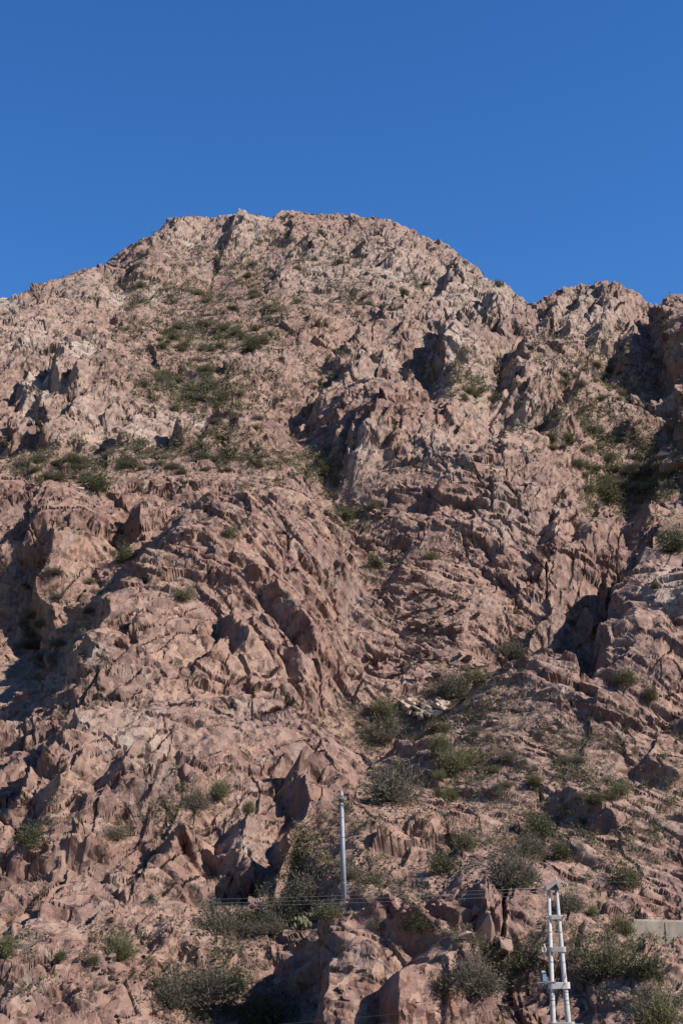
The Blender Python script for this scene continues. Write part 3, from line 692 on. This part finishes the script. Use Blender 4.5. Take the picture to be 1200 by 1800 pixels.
for kind, mat, arg in (('o', M_OLIVE, (95, 26, .60, .54, .055, .05, .42)), ('d', M_DARK, (100, 26, .64, .52, .055, .0, .48)),
                       ('g', M_GREY, (150, 22, .60, .56, .075, .05, .20)), ('y', M_YELLOW, (150, 20, .70, .48, .085, .25, .17))):
    SHRUB[kind] = []
    for v in range(4):
        co, ix = leaf_cloud(*arg, seed=100 * v + ord(kind)); f = mesh_from('foliage', co, 4, ix, False); f.materials.append(mat)
        SHRUB[kind].append((f, stems_mesh('stems', 26 if kind in 'gy' else 14, arg[2], arg[3], v + ord(kind), 0.007 if kind in 'gy' else .009)))
def cactus_meshes(seed):
    g = random.Random(seed); bm = bmesh.new()
    for k in range(46):
        a = g.uniform(0, 6.28); r = .46 * math.sqrt(g.random()); z = .30 * (1 - (r / .5) ** 2) + g.uniform(0, .08)
        bmesh.ops.create_icosphere(bm, subdivisions=1, radius=g.uniform(.05, .09), matrix=Matrix.Translation((r * math.cos(a), r * math.sin(a), z)) @ Matrix.Diagonal((1, 1, 1.4, 1)))
    me = bpy.data.meshes.new('pads'); bm.to_mesh(me); bm.free(); me.materials.append(M_CACTUS); return me
CACTUS = [cactus_meshes(1), cactus_meshes(2)]
N_SHRUB = 0
def shrub(px, py, w, kind, label, group, squash=1.0):
    global N_SHRUB
    p = ground(px, py + .26 * w); size = w * mpp(p) * 1.12
    if kind == 'c':
        t = thing('cactus', label, 'cactus', p, group); link('pads', random.choice(CACTUS), None, t)
    else:
        f, st = random.choice(SHRUB[kind]); t = thing('shrub', label, 'shrub', p, group)
        link('foliage', f, None, t); link('stems', st, None, t)
    t.rotation_euler = (random.uniform(-.12, .12), random.uniform(-.12, .12), random.uniform(0, 6.28))
    t.scale = (size * random.uniform(.9, 1.1), size * random.uniform(.9, 1.1), size * random.uniform(.85, 1.15) * squash)
    N_SHRUB += 1; return t
GS = 'single shrubs on the rocky slope'
for px, py, w, k, lab in [
    (345, 1738, 120, 'g', 'largest grey-green bush at the foot of the shaded gully'),
    (300, 1750, 70, 'g', 'grey bush at the left end of the big thicket in the gully'),
    (462, 1775, 112, 'd', 'big dark green bush at the bottom below the long gully shadow'),
    (406, 1725, 60, 'd', 'dark green bush wedged behind the two biggest gully bushes'),
    (270, 1729, 28, 'd', 'small round dark bush alone on the smooth pink slope'),
    (210, 1670, 66, 'y', 'yellow-green broom shrub alone on the bare ledge at left'),
    (10, 1668, 52, 'y', 'yellow-green shrub in front of the short concrete wall at left'),
    (104, 1682, 28, 'd', 'small dark shrub just right of the short concrete wall at left'),
    (163, 1690, 28, 'd', 'small dark shrub below and left of the yellow-green broom shrub'),
    (388, 1622, 74, 'g', 'bare grey twiggy shrub at the left end of the bench thicket'),
    (436, 1621, 50, 'd', 'dark green bush in the middle of the grey bench thicket'),
    (478, 1618, 60, 'g', 'bare grey shrub right of the dark green bench bush'),
    (500, 1600, 60, 'o', 'olive shrub on the bench under the slanting slabs'),
    (548, 1572, 80, 'g', 'tall grey-brown shrub in the shadow left of the lone pole'),
    (615, 1530, 48, 'g', 'grey-brown shrub in the shadow behind the lone pole shaft'),
    (575, 1600, 60, 'o', 'olive shrub spreading left of the lone pole foot'),
    (526, 1622, 44, 'c', 'yellowish cushion cactus on the shaded rock edge left of the pole'),
    (545, 1605, 36, 'c', 'small yellowish cushion cactus nearest the foot of the lone pole'),
    (655, 1548, 56, 'o', 'olive shrub right of the lower part of the lone pole'),
    (727, 1617, 58, 'd', 'dark green bush on the flat top of the foreground outcrop'),
    (660, 1625, 32, 'g', 'small grey shrub at the lip of the big foreground slab'),
    (778, 1516, 66, 'o', 'round olive bush above the bench midway from pole to mast'),
    (818, 1476, 50, 'o', 'olive bush up the slope from the round bench bush'),
    (792, 1398, 40, 'y', 'yellow-green tuft shrub beside the layered pink ledge'),
    (768, 1393, 26, 'd', 'small bright green shrub at the left end of a layered ledge'),
    (902, 1530, 110, 'g', 'widest grey-olive bush left of the mast top'),
    (930, 1488, 64, 'g', 'grey bush right above the widest grey-olive bush'),
    (945, 1456, 58, 'd', 'bright green bush at the top of a trio above the mast'),
    (986, 1495, 44, 'd', 'low green bush at the right of a trio above the mast'),
    (1100, 1542, 66, 'o', 'round dark olive bush alone above the right concrete wall'),
    (1003, 1586, 54, 'g', 'grey bush touching the right side of the mast top'),
    (1038, 1600, 32, 'y', 'yellowish shrub right of the grey bush by the mast top'),
    (1100, 1630, 46, 'y', 'yellow-green shrub at the left end of the right concrete wall'),
    (830, 1712, 116, 'g', 'largest grey bush on the cliff ledge left of the mast'),
    (780, 1730, 50, 'g', 'smaller grey bush left of the largest cliff ledge bush'),
    (922, 1685, 62, 'o', 'olive bush directly left of the mast middle'),
    (1068, 1690, 92, 'o', 'wide olive bush on the ledge right of the mast'),
    (1132, 1698, 72, 'd', 'dark green bush at the right end of the mast ledge'),
    (1040, 1712, 50, 'g', 'bare grey bush beside the coil on the mast ledge'),
    (1165, 1795, 110, 'y', 'blurred yellow-green bush in the bottom right corner'),
    (795, 1342, 62, 'y', 'yellowish bush in the open gravel of the gully fan'),
    (692, 1382, 100, 'g', 'broad grey bush in the gully above the lone pole'),
    (722, 1352, 60, 'o', 'olive bush on the upper right of the broad gully bush'),
    (676, 1282, 66, 'g', 'grey bush left of the pale stone pile'),
    (672, 1246, 56, 'y', 'yellow-grey bush above and left of the pale stone pile'),
    (636, 1225, 54, 'g', 'bluish grey bush in the narrow gully beside the left spur'),
    (775, 1312, 56, 'y', 'yellow-olive bush below the pale stone pile'),
    (800, 1207, 70, 'g', 'grey bush in the shaded hollow above the layered spur'),
    (838, 1188, 56, 'o', 'olive bush at the upper end of the shaded hollow'),
    (900, 1142, 60, 'g', 'grey bush on the crest of the layered spur'),
    (1100, 1190, 48, 'd', 'dark bush at the foot of the slanted rock rib'),
    (1140, 1219, 34, 'd', 'smaller dark bush below right of the slanted rock rib'),
    (1154, 1027, 22, 'd', 'small dark bush high on the slanted rock rib'),
    (1003, 1094, 20, 'd', 'tiny dark bush left of the shaded cleft, the left of two'),
    (1044, 1096, 28, 'd', 'small dark bush at the shaded cleft, the right of two'),
    (1186, 952, 62, 'd', 'green bush at the right edge under the shaded cliff'),
    (1066, 866, 60, 'd', 'dense dark bush at the head of the right-hand gully'),
    (172, 846, 60, 'd', 'dark green bush at the right end of the high left ledge'),
    (50, 475, 10, 'o', 'tiny olive bush on the left skyline'),
    (382, 1392, 52, 'y', 'yellow-olive bush among the grey slabs of the lower left face'),
    (340, 1405, 60, 'g', 'grey bush left of the yellow-olive bush on the grey slabs'),
    (437, 1420, 34, 'y', 'small yellow-green bush on the edge of the big lit slab'),
    (312, 1328, 32, 'd', 'small dark bush in a crack of the lower left face'),
    (284, 1440, 52, 'g', 'grey bush under the dark grey rock patch'),
    (205, 1462, 46, 'g', 'grey trailing bush on the lower left face'),
    (52, 1472, 54, 'd', 'dark green bush at the left edge below the broken slabs'),
    (610, 902, 46, 'd', 'dark green bush at the top of the central gully'),
    (660, 988, 40, 'd', 'dark bush in the central gully below the slab litter'),
    (655, 888, 28, 'g', 'bluish grey bush above the slab litter in the gully'),
    (756, 975, 32, 'o', 'small olive bush alone on the red talus'),
    (220, 976, 42, 'd', 'dark green bush in the hollow of the left spur'),
    (322, 1042, 46, 'o', 'grey-olive bush on the rounded back of the left spur'),
    (404, 934, 40, 'o', 'olive bush on the upper part of the left spur'),
    (545, 800, 50, 'd', 'long green bush in the strip left of the craggy mid spur'),
    (570, 825, 36, 'd', 'green bush at the lower end of the strip by the mid spur'),
    (443, 606, 44, 'd', 'dark green bush at the right end of the upper slope patch'),
    (876, 497, 18, 'd', 'small dark bush on the skyline right of the summit'),
]: shrub(px, py, w, k, lab, GS)
# the many shrubs of the thick patches: alike, so they share the label of their patch
ZONES = [  # px py rx ry count size_px kinds label
    (360, 590, 120, 24, 26, 22, 'ddo', 'the thick patch under the left summit shoulder'),
    (340, 680, 95, 36, 24, 24, 'oog', 'the sloping patch above the pale cliff band'),
    (420, 740, 50, 22, 8, 24, 'og', 'the small patch right of the pale cliff band'),
    (90, 822, 80, 24, 18, 28, 'ddog', 'the high ledge at the left edge'),
    (340, 812, 140, 16, 20, 24, 'ogo', 'the ledge topping the left spur'),
    (1080, 830, 95, 36, 38, 26, 'ddog', 'the right-hand gully thicket'),
    (1020, 770, 80, 20, 12, 22, 'ogd', 'the patch at the foot of the right ribs'),
    (1050, 670, 80, 36, 18, 20, 'odg', 'the slope below the right peak'),
    (830, 690, 40, 12, 6, 22, 'ddo', 'the strip between two right ribs'),
    (664, 1252, 38, 26, 7, 36, 'ggo', 'the thicket round the pale stone pile'),
    (800, 1320, 90, 50, 10, 34, 'ogy', 'the gravel fan of the gully'),
    (1000, 1390, 130, 60, 16, 32, 'ogyo', 'the layered right-hand spur'),
    (110, 1080, 100, 80, 14, 30, 'gog', 'the shaded valley left of the spur'),
    (430, 1625, 90, 20, 6, 40, 'gg', 'the bench thicket'),
    (490, 495, 260, 50, 22, 17, 'odd', 'the summit slope'),
]
WORD = {'d': 'dark green', 'o': 'olive', 'g': 'grey', 'y': 'yellowish'}
def whereabouts(dx, dy):
    v = 'upper' if dy < -.3 else 'lower' if dy > .3 else 'middle'; h = 'left' if dx < -.35 else 'right' if dx > .35 else 'centre'
    return f'{v} {h}'
for px, py, rx, ry, n, w, kinds, lab in ZONES:
    for k in range(n):
        a = random.uniform(0, 6.28); r = math.sqrt(random.random()); kd = random.choice(kinds); dx, dy = r * math.cos(a), r * math.sin(a)
        shrub(px + rx * dx, py + ry * dy, w * random.uniform(.65, 1.35), kd, f'{WORD[kd]} shrub at {whereabouts(dx, dy)} of {lab}', 'shrubs of the thick patches', random.uniform(.6, .9))

# ---- the uncountable rest: small scrub, dry grass and rubble, each one object spread over the slope
vis = FRONT[FRONT >= 0]; vis = vis[(qy[vis] < 1830) & (FLATY[vis] > 108)]
fv = VEG.ravel()[vis] * (1 + 1.6 * np.clip((FLATY[vis] - 225) / 40, 0, 1)); fs = SOILM.ravel()[vis]; fsc = SCREE.ravel()[vis]
patchy = np.clip(.5 + 1.1 * vnoise(FLATX[vis] / 7, (FLATY[vis] + FLATZ[vis]) / 9, 551), 0, 1)
def scatter(name, count, weight, size, cloud, mat, jitter=.25, zsq=1.0):
    w = weight / weight.sum(); ch = rng.choice(vis, count, p=w); co_all = []; n = 0
    for c, k in zip(range(count), ch):
        co, ix = cloud[c % len(cloud)]; sc_ = size * rng.uniform(.5, 1.5) * (1 + .45 * min(1, max(0, (FLATY[k] - 225) / 40))); a = rng.uniform(0, 6.28); ca_, sa_ = math.cos(a) * sc_, math.sin(a) * sc_
        q = np.empty_like(co); q[:, 0] = co[:, 0] * ca_ - co[:, 1] * sa_ + FLATX[k] + rng.uniform(-jitter, jitter); q[:, 1] = co[:, 0] * sa_ + co[:, 1] * ca_ + FLATY[k] + rng.uniform(-jitter, jitter); q[:, 2] = co[:, 2] * sc_ * zsq + FLATZ[k]
        co_all.append(q); n += len(co)
    co = np.concatenate(co_all); m = cloud[0][1].shape[1]
    base = np.concatenate([[0], np.cumsum([len(c) for c in co_all])[:-1]])
    ix = np.concatenate([cloud[i % len(cloud)][1] + base[i] for i in range(count)])
    me = mesh_from(name, co, m, ix, True); o = link(name, me, mat); o['kind'] = 'stuff'; return o
tiny = [leaf_cloud(12, 3, .6, .5, .16, .1, .4, 900 + k) for k in range(6)]
tinyg = [leaf_cloud(12, 3, .6, .5, .2, .1, .15, 930 + k) for k in range(6)]
tuft = [leaf_cloud(16, 1, .9, .45, .55, .4, .10, 960 + k) for k in range(6)]
tinyf = [leaf_cloud(12, 2, .5, .5, .20, .05, .5, 1000 + k) for k in range(6)]; tinyfg = [leaf_cloud(12, 2, .5, .5, .22, .05, .3, 1030 + k) for k in range(6)]
nearw = np.clip((250 - FLATY[vis]) / 30, 0, 1); farw = 1 - nearw; vv_ = VEG.ravel()[vis]
scatter('undergrowth', 2700, nearw * (vv_ ** 1.3 * (.3 + patchy) + .05 * patchy ** 2), 1.15, tiny, M_OLIVE)
scatter('undergrowth', 5000, farw * (vv_ ** 1.2 * (.35 + patchy) + .022 * patchy ** 2), 1.25, tinyf, M_OLIVE)
scatter('dry_undergrowth', 2900, nearw * ((vv_ * .8 + fs * .25) * (.2 + patchy) + .045 * patchy ** 2), 1.0, tinyg, M_GREY)
scatter('dry_undergrowth', 3000, farw * (vv_ * (.3 + patchy) + fs * .12 + .025 * patchy ** 2), 1.15, tinyfg, M_GREY)
scatter('dry_grass', 3300, fs * (.3 + patchy) + .03, .45, tuft, M_DRY)
def hull(seed, sx, sy, sz, n=13):
    g = random.Random(seed); bm = bmesh.new()
    for k in range(n):
        v = Vector((g.uniform(-1, 1), g.uniform(-1, 1), g.uniform(-1, 1))); v = v / max(.25, v.length) * g.uniform(.55, .75) if v.length < .6 or v.length > 1 else v * .72
        bm.verts.new((v.x * sx, v.y * sy, v.z * sz))
    r = bmesh.ops.convex_hull(bm, input=bm.verts); bmesh.ops.delete(bm, geom=[v for v in bm.verts if not v.link_faces], context='VERTS')
    bmesh.ops.triangulate(bm, faces=bm.faces); bm.verts.index_update()
    co = np.array([v.co[:] for v in bm.verts]); ix = np.array([[v.index for v in f.verts] for f in bm.faces]); bm.free(); return co, ix
pebs = [hull(k, .6, .5, .38, 9) for k in range(10)]
scatter('rubble', 4500, (fsc ** 1.5 + .06 * fs) * (.25 + patchy), .42, pebs, M_STONE, .3)

# ---- loose boulders and slabs one can pick out
BOULD = {}
for key, mat in (('r', M_STONE), ('p', M_PALESTONE)):
    BOULD[key] = []
    for v in range(7):
        co, ix = hull(40 + v, .8, .62, .42 + .05 * (v % 3), 15); m_ = mesh_from('boulder', co, 3, ix, True); m_.materials.append(mat); BOULD[key].append(m_)
def boulder(px, py, w, key, label, group=None, tall=1.0):
    p = ground(px, py); sz = w * mpp(p)
    o = link('boulder', random.choice(BOULD[key])); o.location = p + Vector((0, -.22 * sz, .2 * sz)); o.scale = (sz * random.uniform(.9, 1.1), sz * random.uniform(.7, 1), sz * tall * random.uniform(.8, 1.1))
    o.rotation_euler = (random.uniform(-.4, .4), random.uniform(-.3, .3), random.uniform(0, 6.28)); return tag(o, label, 'boulder', group)
for px, py, w, k, lab, tall in [
    (768, 1262, 32, 'p', 'largest pale slab at the front of the stone pile', .8),
    (738, 1268, 26, 'p', 'pale block left of the largest slab of the stone pile', 1.0),
    (1162, 808, 34, 'p', 'pale flat boulder above the right-hand gully', .8),
    (626, 802, 24, 'r', 'broken block at the foot of the craggy mid spur', 1.1),
    (818, 1618, 44, 'r', 'squarish pink block on the outcrop left of the mast', 1.6),
    (842, 1608, 26, 'r', 'narrow pink block right of the squarish one', 1.8),
    (856, 1650, 56, 'r', 'tall leaning pink slab pointing up left of the mast', 1.9),
    (882, 1672, 44, 'r', 'pink block at the right foot of the leaning slab', 1.3),
    (815, 1652, 40, 'p', 'flat pale slab under the squarish pink block', .5),
    (650, 1158, 22, 'r', 'red block in the central gully beside the left spur', 1.0),
    (143, 862, 20, 'p', 'pale flat stone below the dark bush of the high ledge', .5),
]: boulder(px, py, w, k, lab, None, tall)
for px, py, rx, ry, n, w, k, lab, gr in [
    (742, 1247, 42, 17, 56, 18, 'p', 'angular pale stone at # of the heaped stone pile', 'stones of the pale pile'),
    (668, 905, 40, 10, 16, 14, 'r', 'flat slab at # of the slab litter topping the central gully', 'slabs at the gully top'),
    (770, 1075, 70, 45, 44, 13, 'r', 'dark red block at # of the middle slope talus field', 'blocks of the red talus'),
    (770, 1180, 70, 35, 26, 20, 'r', 'pink slab at # of the broken ground above the stone pile', 'slabs above the stone pile'),
    (680, 1600, 80, 16, 18, 12, 'r', 'loose stone at # of the flat bench right of the lone pole', 'stones on the bench'),
    (240, 1720, 90, 40, 14, 16, 'r', 'loose pink stone at # of the crumbly slope under the left ledge', 'stones under the left ledge'),
    (620, 1740, 40, 40, 8, 16, 'r', 'pink block at # of the foreground outcrop', 'blocks on the foreground rim'),
]:
    for i in range(n):
        a = random.uniform(0, 6.28); r = math.sqrt(random.random()); dx, dy = r * math.cos(a), r * math.sin(a); boulder(px + rx * dx, py + ry * dy, w * random.uniform(.55, 1.5), k, lab.replace('#', whereabouts(dx, dy)), gr, random.uniform(.7, 1.1))

# ---------------------------------------------------------------- concrete retaining walls
def wall(name, pts, Y, dY, label, group):
    """front face outline given on the photograph, standing at its own distance, with real thickness"""
    t = thing(name, label, 'wall', (0, 0, 0), group)
    fr = [Vector(at(x, y, Y + dY * (x - pts[0][0]))) for x, y in pts]; bm = bmesh.new()
    a = [bm.verts.new(p) for p in fr]; b = [bm.verts.new(p + Vector((0, .7, 0))) for p in fr]
    bm.faces.new(a); bm.faces.new(b[::-1])
    for i in range(len(a)): j = (i + 1) % len(a); bm.faces.new((a[j], a[i], b[i], b[j]))
    done(bm, 'wall_body', M_CONC, t); return t, fr
g1 = ground(1150, 1655).y; g2 = ground(40, 1672).y
t, fr = wall('retaining_wall', [(1086, 1690), (1094, 1636), (1114, 1619), (1160, 1620), (1240, 1622), (1240, 1690)], g1 - 1.2, 0.024, 'long grey concrete wall at the right edge on the slope', 'concrete retaining walls')
bm = bmesh.new(); tube(bm, [fr[2] + Vector((-.05, .3, .03)), fr[3] + Vector((0, .3, .03)), fr[4] + Vector((0, .3, .03))], .16, 4); done(bm, 'coping', M_CONC, t)
for f in (.42, .86):
    bm = bmesh.new(); pa = fr[2].lerp(fr[4], f); box(bm, pa + Vector((0, -.01, -1.2)), (.05, .05, 2.3)); done(bm, 'joint_strip', M_CONC, t)
t, fr = wall('retaining_wall', [(-40, 1700), (-40, 1657), (0, 1657), (48, 1659), (66, 1656), (48, 1668), (30, 1690)], g2 + .2, 0.0, 'short grey concrete wall at the left edge behind a broom shrub', 'concrete retaining walls')

# ---------------------------------------------------------------- lone pole
base = ground(605, 1584); k = mpp(base)
top = Vector(at(600.3, 1391, base.y))
pole = thing('utility_pole', 'tall grey tapered pole standing alone on the bench', 'utility pole', base)
H = top.z - base.z; rb, rt = 5.2 * k, 3.2 * k
bm = bmesh.new(); tube(bm, [(0, 0, -.8), (0, 0, H)], [rb * 1.03, rt], 18); done(bm, 'shaft', M_STEEL, pole, True)
for f in (.17, .39, .58, .76):
    bm = bmesh.new(); r_ = rb + (rt - rb) * f; tube(bm, [(0, 0, H * f - .03), (0, 0, H * f + .03)], r_ * 1.06, 18); done(bm, 'collar', M_DKSTEEL if f > .9 else M_STEEL, pole, True)
bm = bmesh.new(); tube(bm, [(0, 0, H - .95), (0, 0, H - .62)], rt * 1.35, 14); done(bm, 'clamp', M_DKSTEEL, pole)
for z in (.40, .78, 1.15):
    bm = bmesh.new(); box(bm, (0, -rt - .03, H - z), (1.3, .05, .05)); arm = done(bm, 'crossarm', M_DKSTEEL, pole)
    for sx in (-.62, .62):
        bm = bmesh.new(); tube(bm, [(sx, -rt - .03, H - z + .03), (sx, -rt - .03, H - z + .12), (sx, -rt - .03, H - z + .22)], [.03, .045, .025], 8); done(bm, 'insulator', M_DKSTEEL, arm)
bm = bmesh.new(); tube(bm, [(0, 0, .1), (0, 0, -.5)], [rb * 2.6, rb * 3.2], 9); done(bm, 'footing', M_STONE, pole)

# ---------------------------------------------------------------- double-legged concrete mast
MY = 100.0
def mp(x, y, dy=0.0): return Vector(at(x, y, MY + dy))
mk = mpp(mp(980, 1700)); mb = mp(986, 1860); mast = thing('transmission_mast', 'white concrete mast with two leaning legs and crossbeams', 'mast', mb)
for (x0, y0, x1, y1, r0, r1) in ((963.3, 1560, 973.5, 1860, 2.9, 5.2), (976.8, 1560, 1003.5, 1860, 2.9, 5.6)):
    p0, p1 = mp(x0, y0), mp(x1, y1); pts = [p1 + Vector((0, 0, -6)) + (p1 - p0) * .02, p1, p0]
    bm = bmesh.new(); tube(bm, [q - mb for q in pts], [r1 * mk * 1.15, r1 * mk, r0 * mk], 18); lg = done(bm, 'leg', M_MAST, mast, True)
    for yy in (1640, 1693, 1746, 1760):
        f = (yy - y0) / (y1 - y0); c = p0.lerp(p1, f) - mb; bm = bmesh.new(); tube(bm, [c - Vector((0, 0, .025)), c + Vector((0, 0, .025))], (r0 + (r1 - r0) * f) * mk * 1.05, 18); done(bm, 'joint_ring', M_CONC, lg, True)
for (y, xa, xb, hh, dp) in ((1612.5, 962, 989, 7.5, .42), (1669, 961.5, 994, 9, .46), (1732.5, 962, 1001, 11, .52), (1803, 964, 1009, 12, .56)):
    c = (mp(xa, y) + mp(xb, y)) / 2 - mb; L = (xb - xa) * mk; Hh = hh * mk; bm = bmesh.new()
    prof = []
    for e, cx in ((1, L / 2 - dp * .5), (-1, -L / 2 + dp * .5)):
        for q in range(9):
            a = -math.pi / 2 + math.pi * q / 8; prof.append((cx + e * math.cos(a) * dp * .5, e * math.sin(a) * dp * .5))
    lo = [bm.verts.new(c + Vector((x, yv, -Hh / 2))) for x, yv in prof]; hi = [bm.verts.new(c + Vector((x, yv, Hh / 2))) for x, yv in prof]
    bm.faces.new(lo[::-1]); bm.faces.new(hi)
    for i in range(len(lo)): j = (i + 1) % len(lo); bm.faces.new((lo[i], lo[j], hi[j], hi[i]))
    o = done(bm, 'crossbeam', M_MAST, mast)
    bv = o.modifiers.new('edge', 'BEVEL'); bv.width = .025; bv.segments = 2; bv.limit_method = 'ANGLE'
# roof-shaped cap: two sloping concrete plates meeting at the apex over a hollow
c0 = mp(970, 1563) - mb
def q(x, y, dy): return mp(x, y) - mb + Vector((0, dy, 0))
bm = bmesh.new()
out = [(957.3, 1557.5), (957.3, 1564.5), (961.5, 1565), (975.5, 1553.5), (981, 1564.2), (983, 1564.2), (982.6, 1557), (975.3, 1547.5)]
fa = [bm.verts.new(q(x, y, -.42)) for x, y in out]; fb = [bm.verts.new(q(x, y, .42)) for x, y in out]
bm.faces.new(fa); bm.faces.new(fb[::-1])
for i in range(len(fa)): j = (i + 1) % len(fa); bm.faces.new((fa[j], fa[i], fb[i], fb[j]))
done(bm, 'cap', M_MAST, mast)
bm = bmesh.new(); out = [(961.8, 1564.6), (980.6, 1564.0), (975.5, 1554.2)]  # darker triangular sheet: the hollow's shade put into its colour
fa = [bm.verts.new(q(x, y, .12)) for x, y in out]; fb = [bm.verts.new(q(x, y, .30)) for x, y in out]
bm.faces.new(fa); bm.faces.new(fb[::-1])
for i in range(3): j = (i + 1) % 3; bm.faces.new((fa[j], fa[i], fb[i], fb[j]))
done(bm, 'cap_hollow_shade', M_CONC, mast)
def insul(x, y, dx, dy_, n=4):
    a, b = q(x, y, -.2), q(x + dx, y + dy_, -.2); bm = bmesh.new(); pts, rd = [], []
    for i in range(n * 2 + 1): pts.append(a.lerp(b, i / (n * 2))); rd.append(.075 if i % 2 else .03)
    tube(bm, pts, rd, 8); done(bm, 'insulator', M_PORC, mast)
insul(975.3, 1547, .3, -6); insul(983, 1551, 6, -1); insul(995, 1553, 0, 5); insul(957, 1560, -6, .8); insul(955, 1659, 1.5, 8); insul(951.5, 1665, 1, 9); insul(958.5, 1668, -3, 6)
insul(962, 1611, -5, 2); insul(989, 1609.5, 5, 0)
bm = bmesh.new(); tube(bm, [q(944, 1727.5, -.25), q(975, 1726, -.25)], .055, 6); tube(bm, [q(944, 1727.5, .25), q(975, 1726, .25)], .055, 6); tube(bm, [q(944, 1727.5, -.3), q(944, 1727.5, .3)], .05, 6)
pl = done(bm, 'platform', M_STEEL, mast)
bm = bmesh.new(); tube(bm, [q(949, 1728.5, -.1), q(971, 1746, -.1)], .045, 6); done(bm, 'brace', M_STEEL, mast)
bm = bmesh.new(); tube(bm, [q(953, 1661, -.1), q(962, 1672, -.1)], .03, 6); tube(bm, [q(957, 1660, .1), q(962, 1664, .1)], .03, 6); done(bm, 'bracket', M_DKSTEEL, mast)
tb = thing('transformer_box', 'small blue and black box standing on the mast side platform', 'transformer', mp(955, 1727))
d0 = mp(955, 1727); hw, hh = 4.6 * mk, 16 * mk
bm = bmesh.new(); box(bm, (0, 0, hh / 2), (hw * 2, .38, hh), 0, .02); done(bm, 'housing', M_DKSTEEL, tb)
bm = bmesh.new(); box(bm, (.04, -.195, hh * .52), (hw * 1.45, .03, hh * .74), 0, .008); done(bm, 'door_panel', M_BLUE, tb)
for sx in (-.5, 0, .5):
    bm = bmesh.new(); tube(bm, [(sx * hw, 0, hh), (sx * hw, 0, hh + .06), (sx * hw, 0, hh + .15)], [.03, .045, .02], 8); done(bm, 'bushing', M_PORC, tb)
cc = mp(989.5, 1695, .42); bm = bmesh.new()
for w_ in range(3):
    r_ = (8.6 - .55 * w_) * mk; n = 28; ring = [Vector((math.cos(2 * math.pi * i / n) * r_, .04 * w_ - .04, math.sin(2 * math.pi * i / n) * r_)) for i in range(n + 1)]
    tube(bm, ring, .045, 6)
o = done(bm, 'cable_coil', M_BLACK); o.location = cc; tag(o, 'black coil of cable hanging behind the right mast leg', 'cable coil')

# ---------------------------------------------------------------- overhead wires
def wire(pts, rad, label, group='overhead wires', mat=None):
    P3 = [Vector(at(x, y, Y)) for x, y, Y in pts]; dense = []
    for a, b in zip(P3[:-1], P3[1:]):
        n = 14; sag = (b - a).length * .006
        for i in range(n): f = i / n; dense.append(a.lerp(b, f) - Vector((0, 0, 4 * sag * f * (1 - f))))
    dense.append(P3[-1]); bm = bmesh.new(); tube(bm, dense, rad, 5)
    return tag(done(bm, 'overhead_wire', mat or M_WIRE, None, True), label, 'wire', group)
wire([(-260, 1586, 112), (951, 1560.8, 100)], .0085, 'uppermost pale wire running left from the mast cap')
wire([(-260, 1595, 112.5), (960, 1566, 100.4)], .0085, 'second pale wire left of the mast, just under the uppermost one')
wire([(-260, 1600, 113), (962, 1573, 100.8)], .0085, 'third pale wire left of the mast, lowest of the upper three')
wire([(989, 1550, 100), (1460, 1543, 96)], .0085, 'pale wire leaving the mast cap to the right')
wire([(-260, 1662, 111), (957, 1613, 100)], .010, 'thin wire running left from the topmost crossbeam of the mast', mat=M_DKSTEEL)
wire([(994, 1609.5, 100), (1460, 1606, 96)], .010, 'thin wire running right from the topmost crossbeam of the mast', mat=M_DKSTEEL)
wire([(200, 1822, 92), (980, 1752, 96), (1460, 1708, 92)], .010, 'upper of the two wires crossing low behind the mast foot', mat=M_DKSTEEL)
wire([(200, 1838, 92), (980, 1767, 96), (1460, 1722, 92)], .010, 'lower of the two wires crossing low behind the mast foot', mat=M_DKSTEEL)
wire([(985, 1692, 100.3), (1010, 1716, 99.5), (1100, 1757, 96), (1250, 1815, 90)], .022, 'dark cable slanting down from the mast to the bottom right', mat=M_BLACK)
# ---- scrap of litter on the bench
p = ground(400, 1659); co, ix = hull(77, .5, .4, .3, 12)
o = link('plastic_bag', mesh_from('plastic_bag', co * 9 * mpp(p), 3, ix, True), M_BAG); o.location = p + Vector((0, -.2, .15)); tag(o, 'crumpled white plastic bag below the grey bench thicket', 'litter')
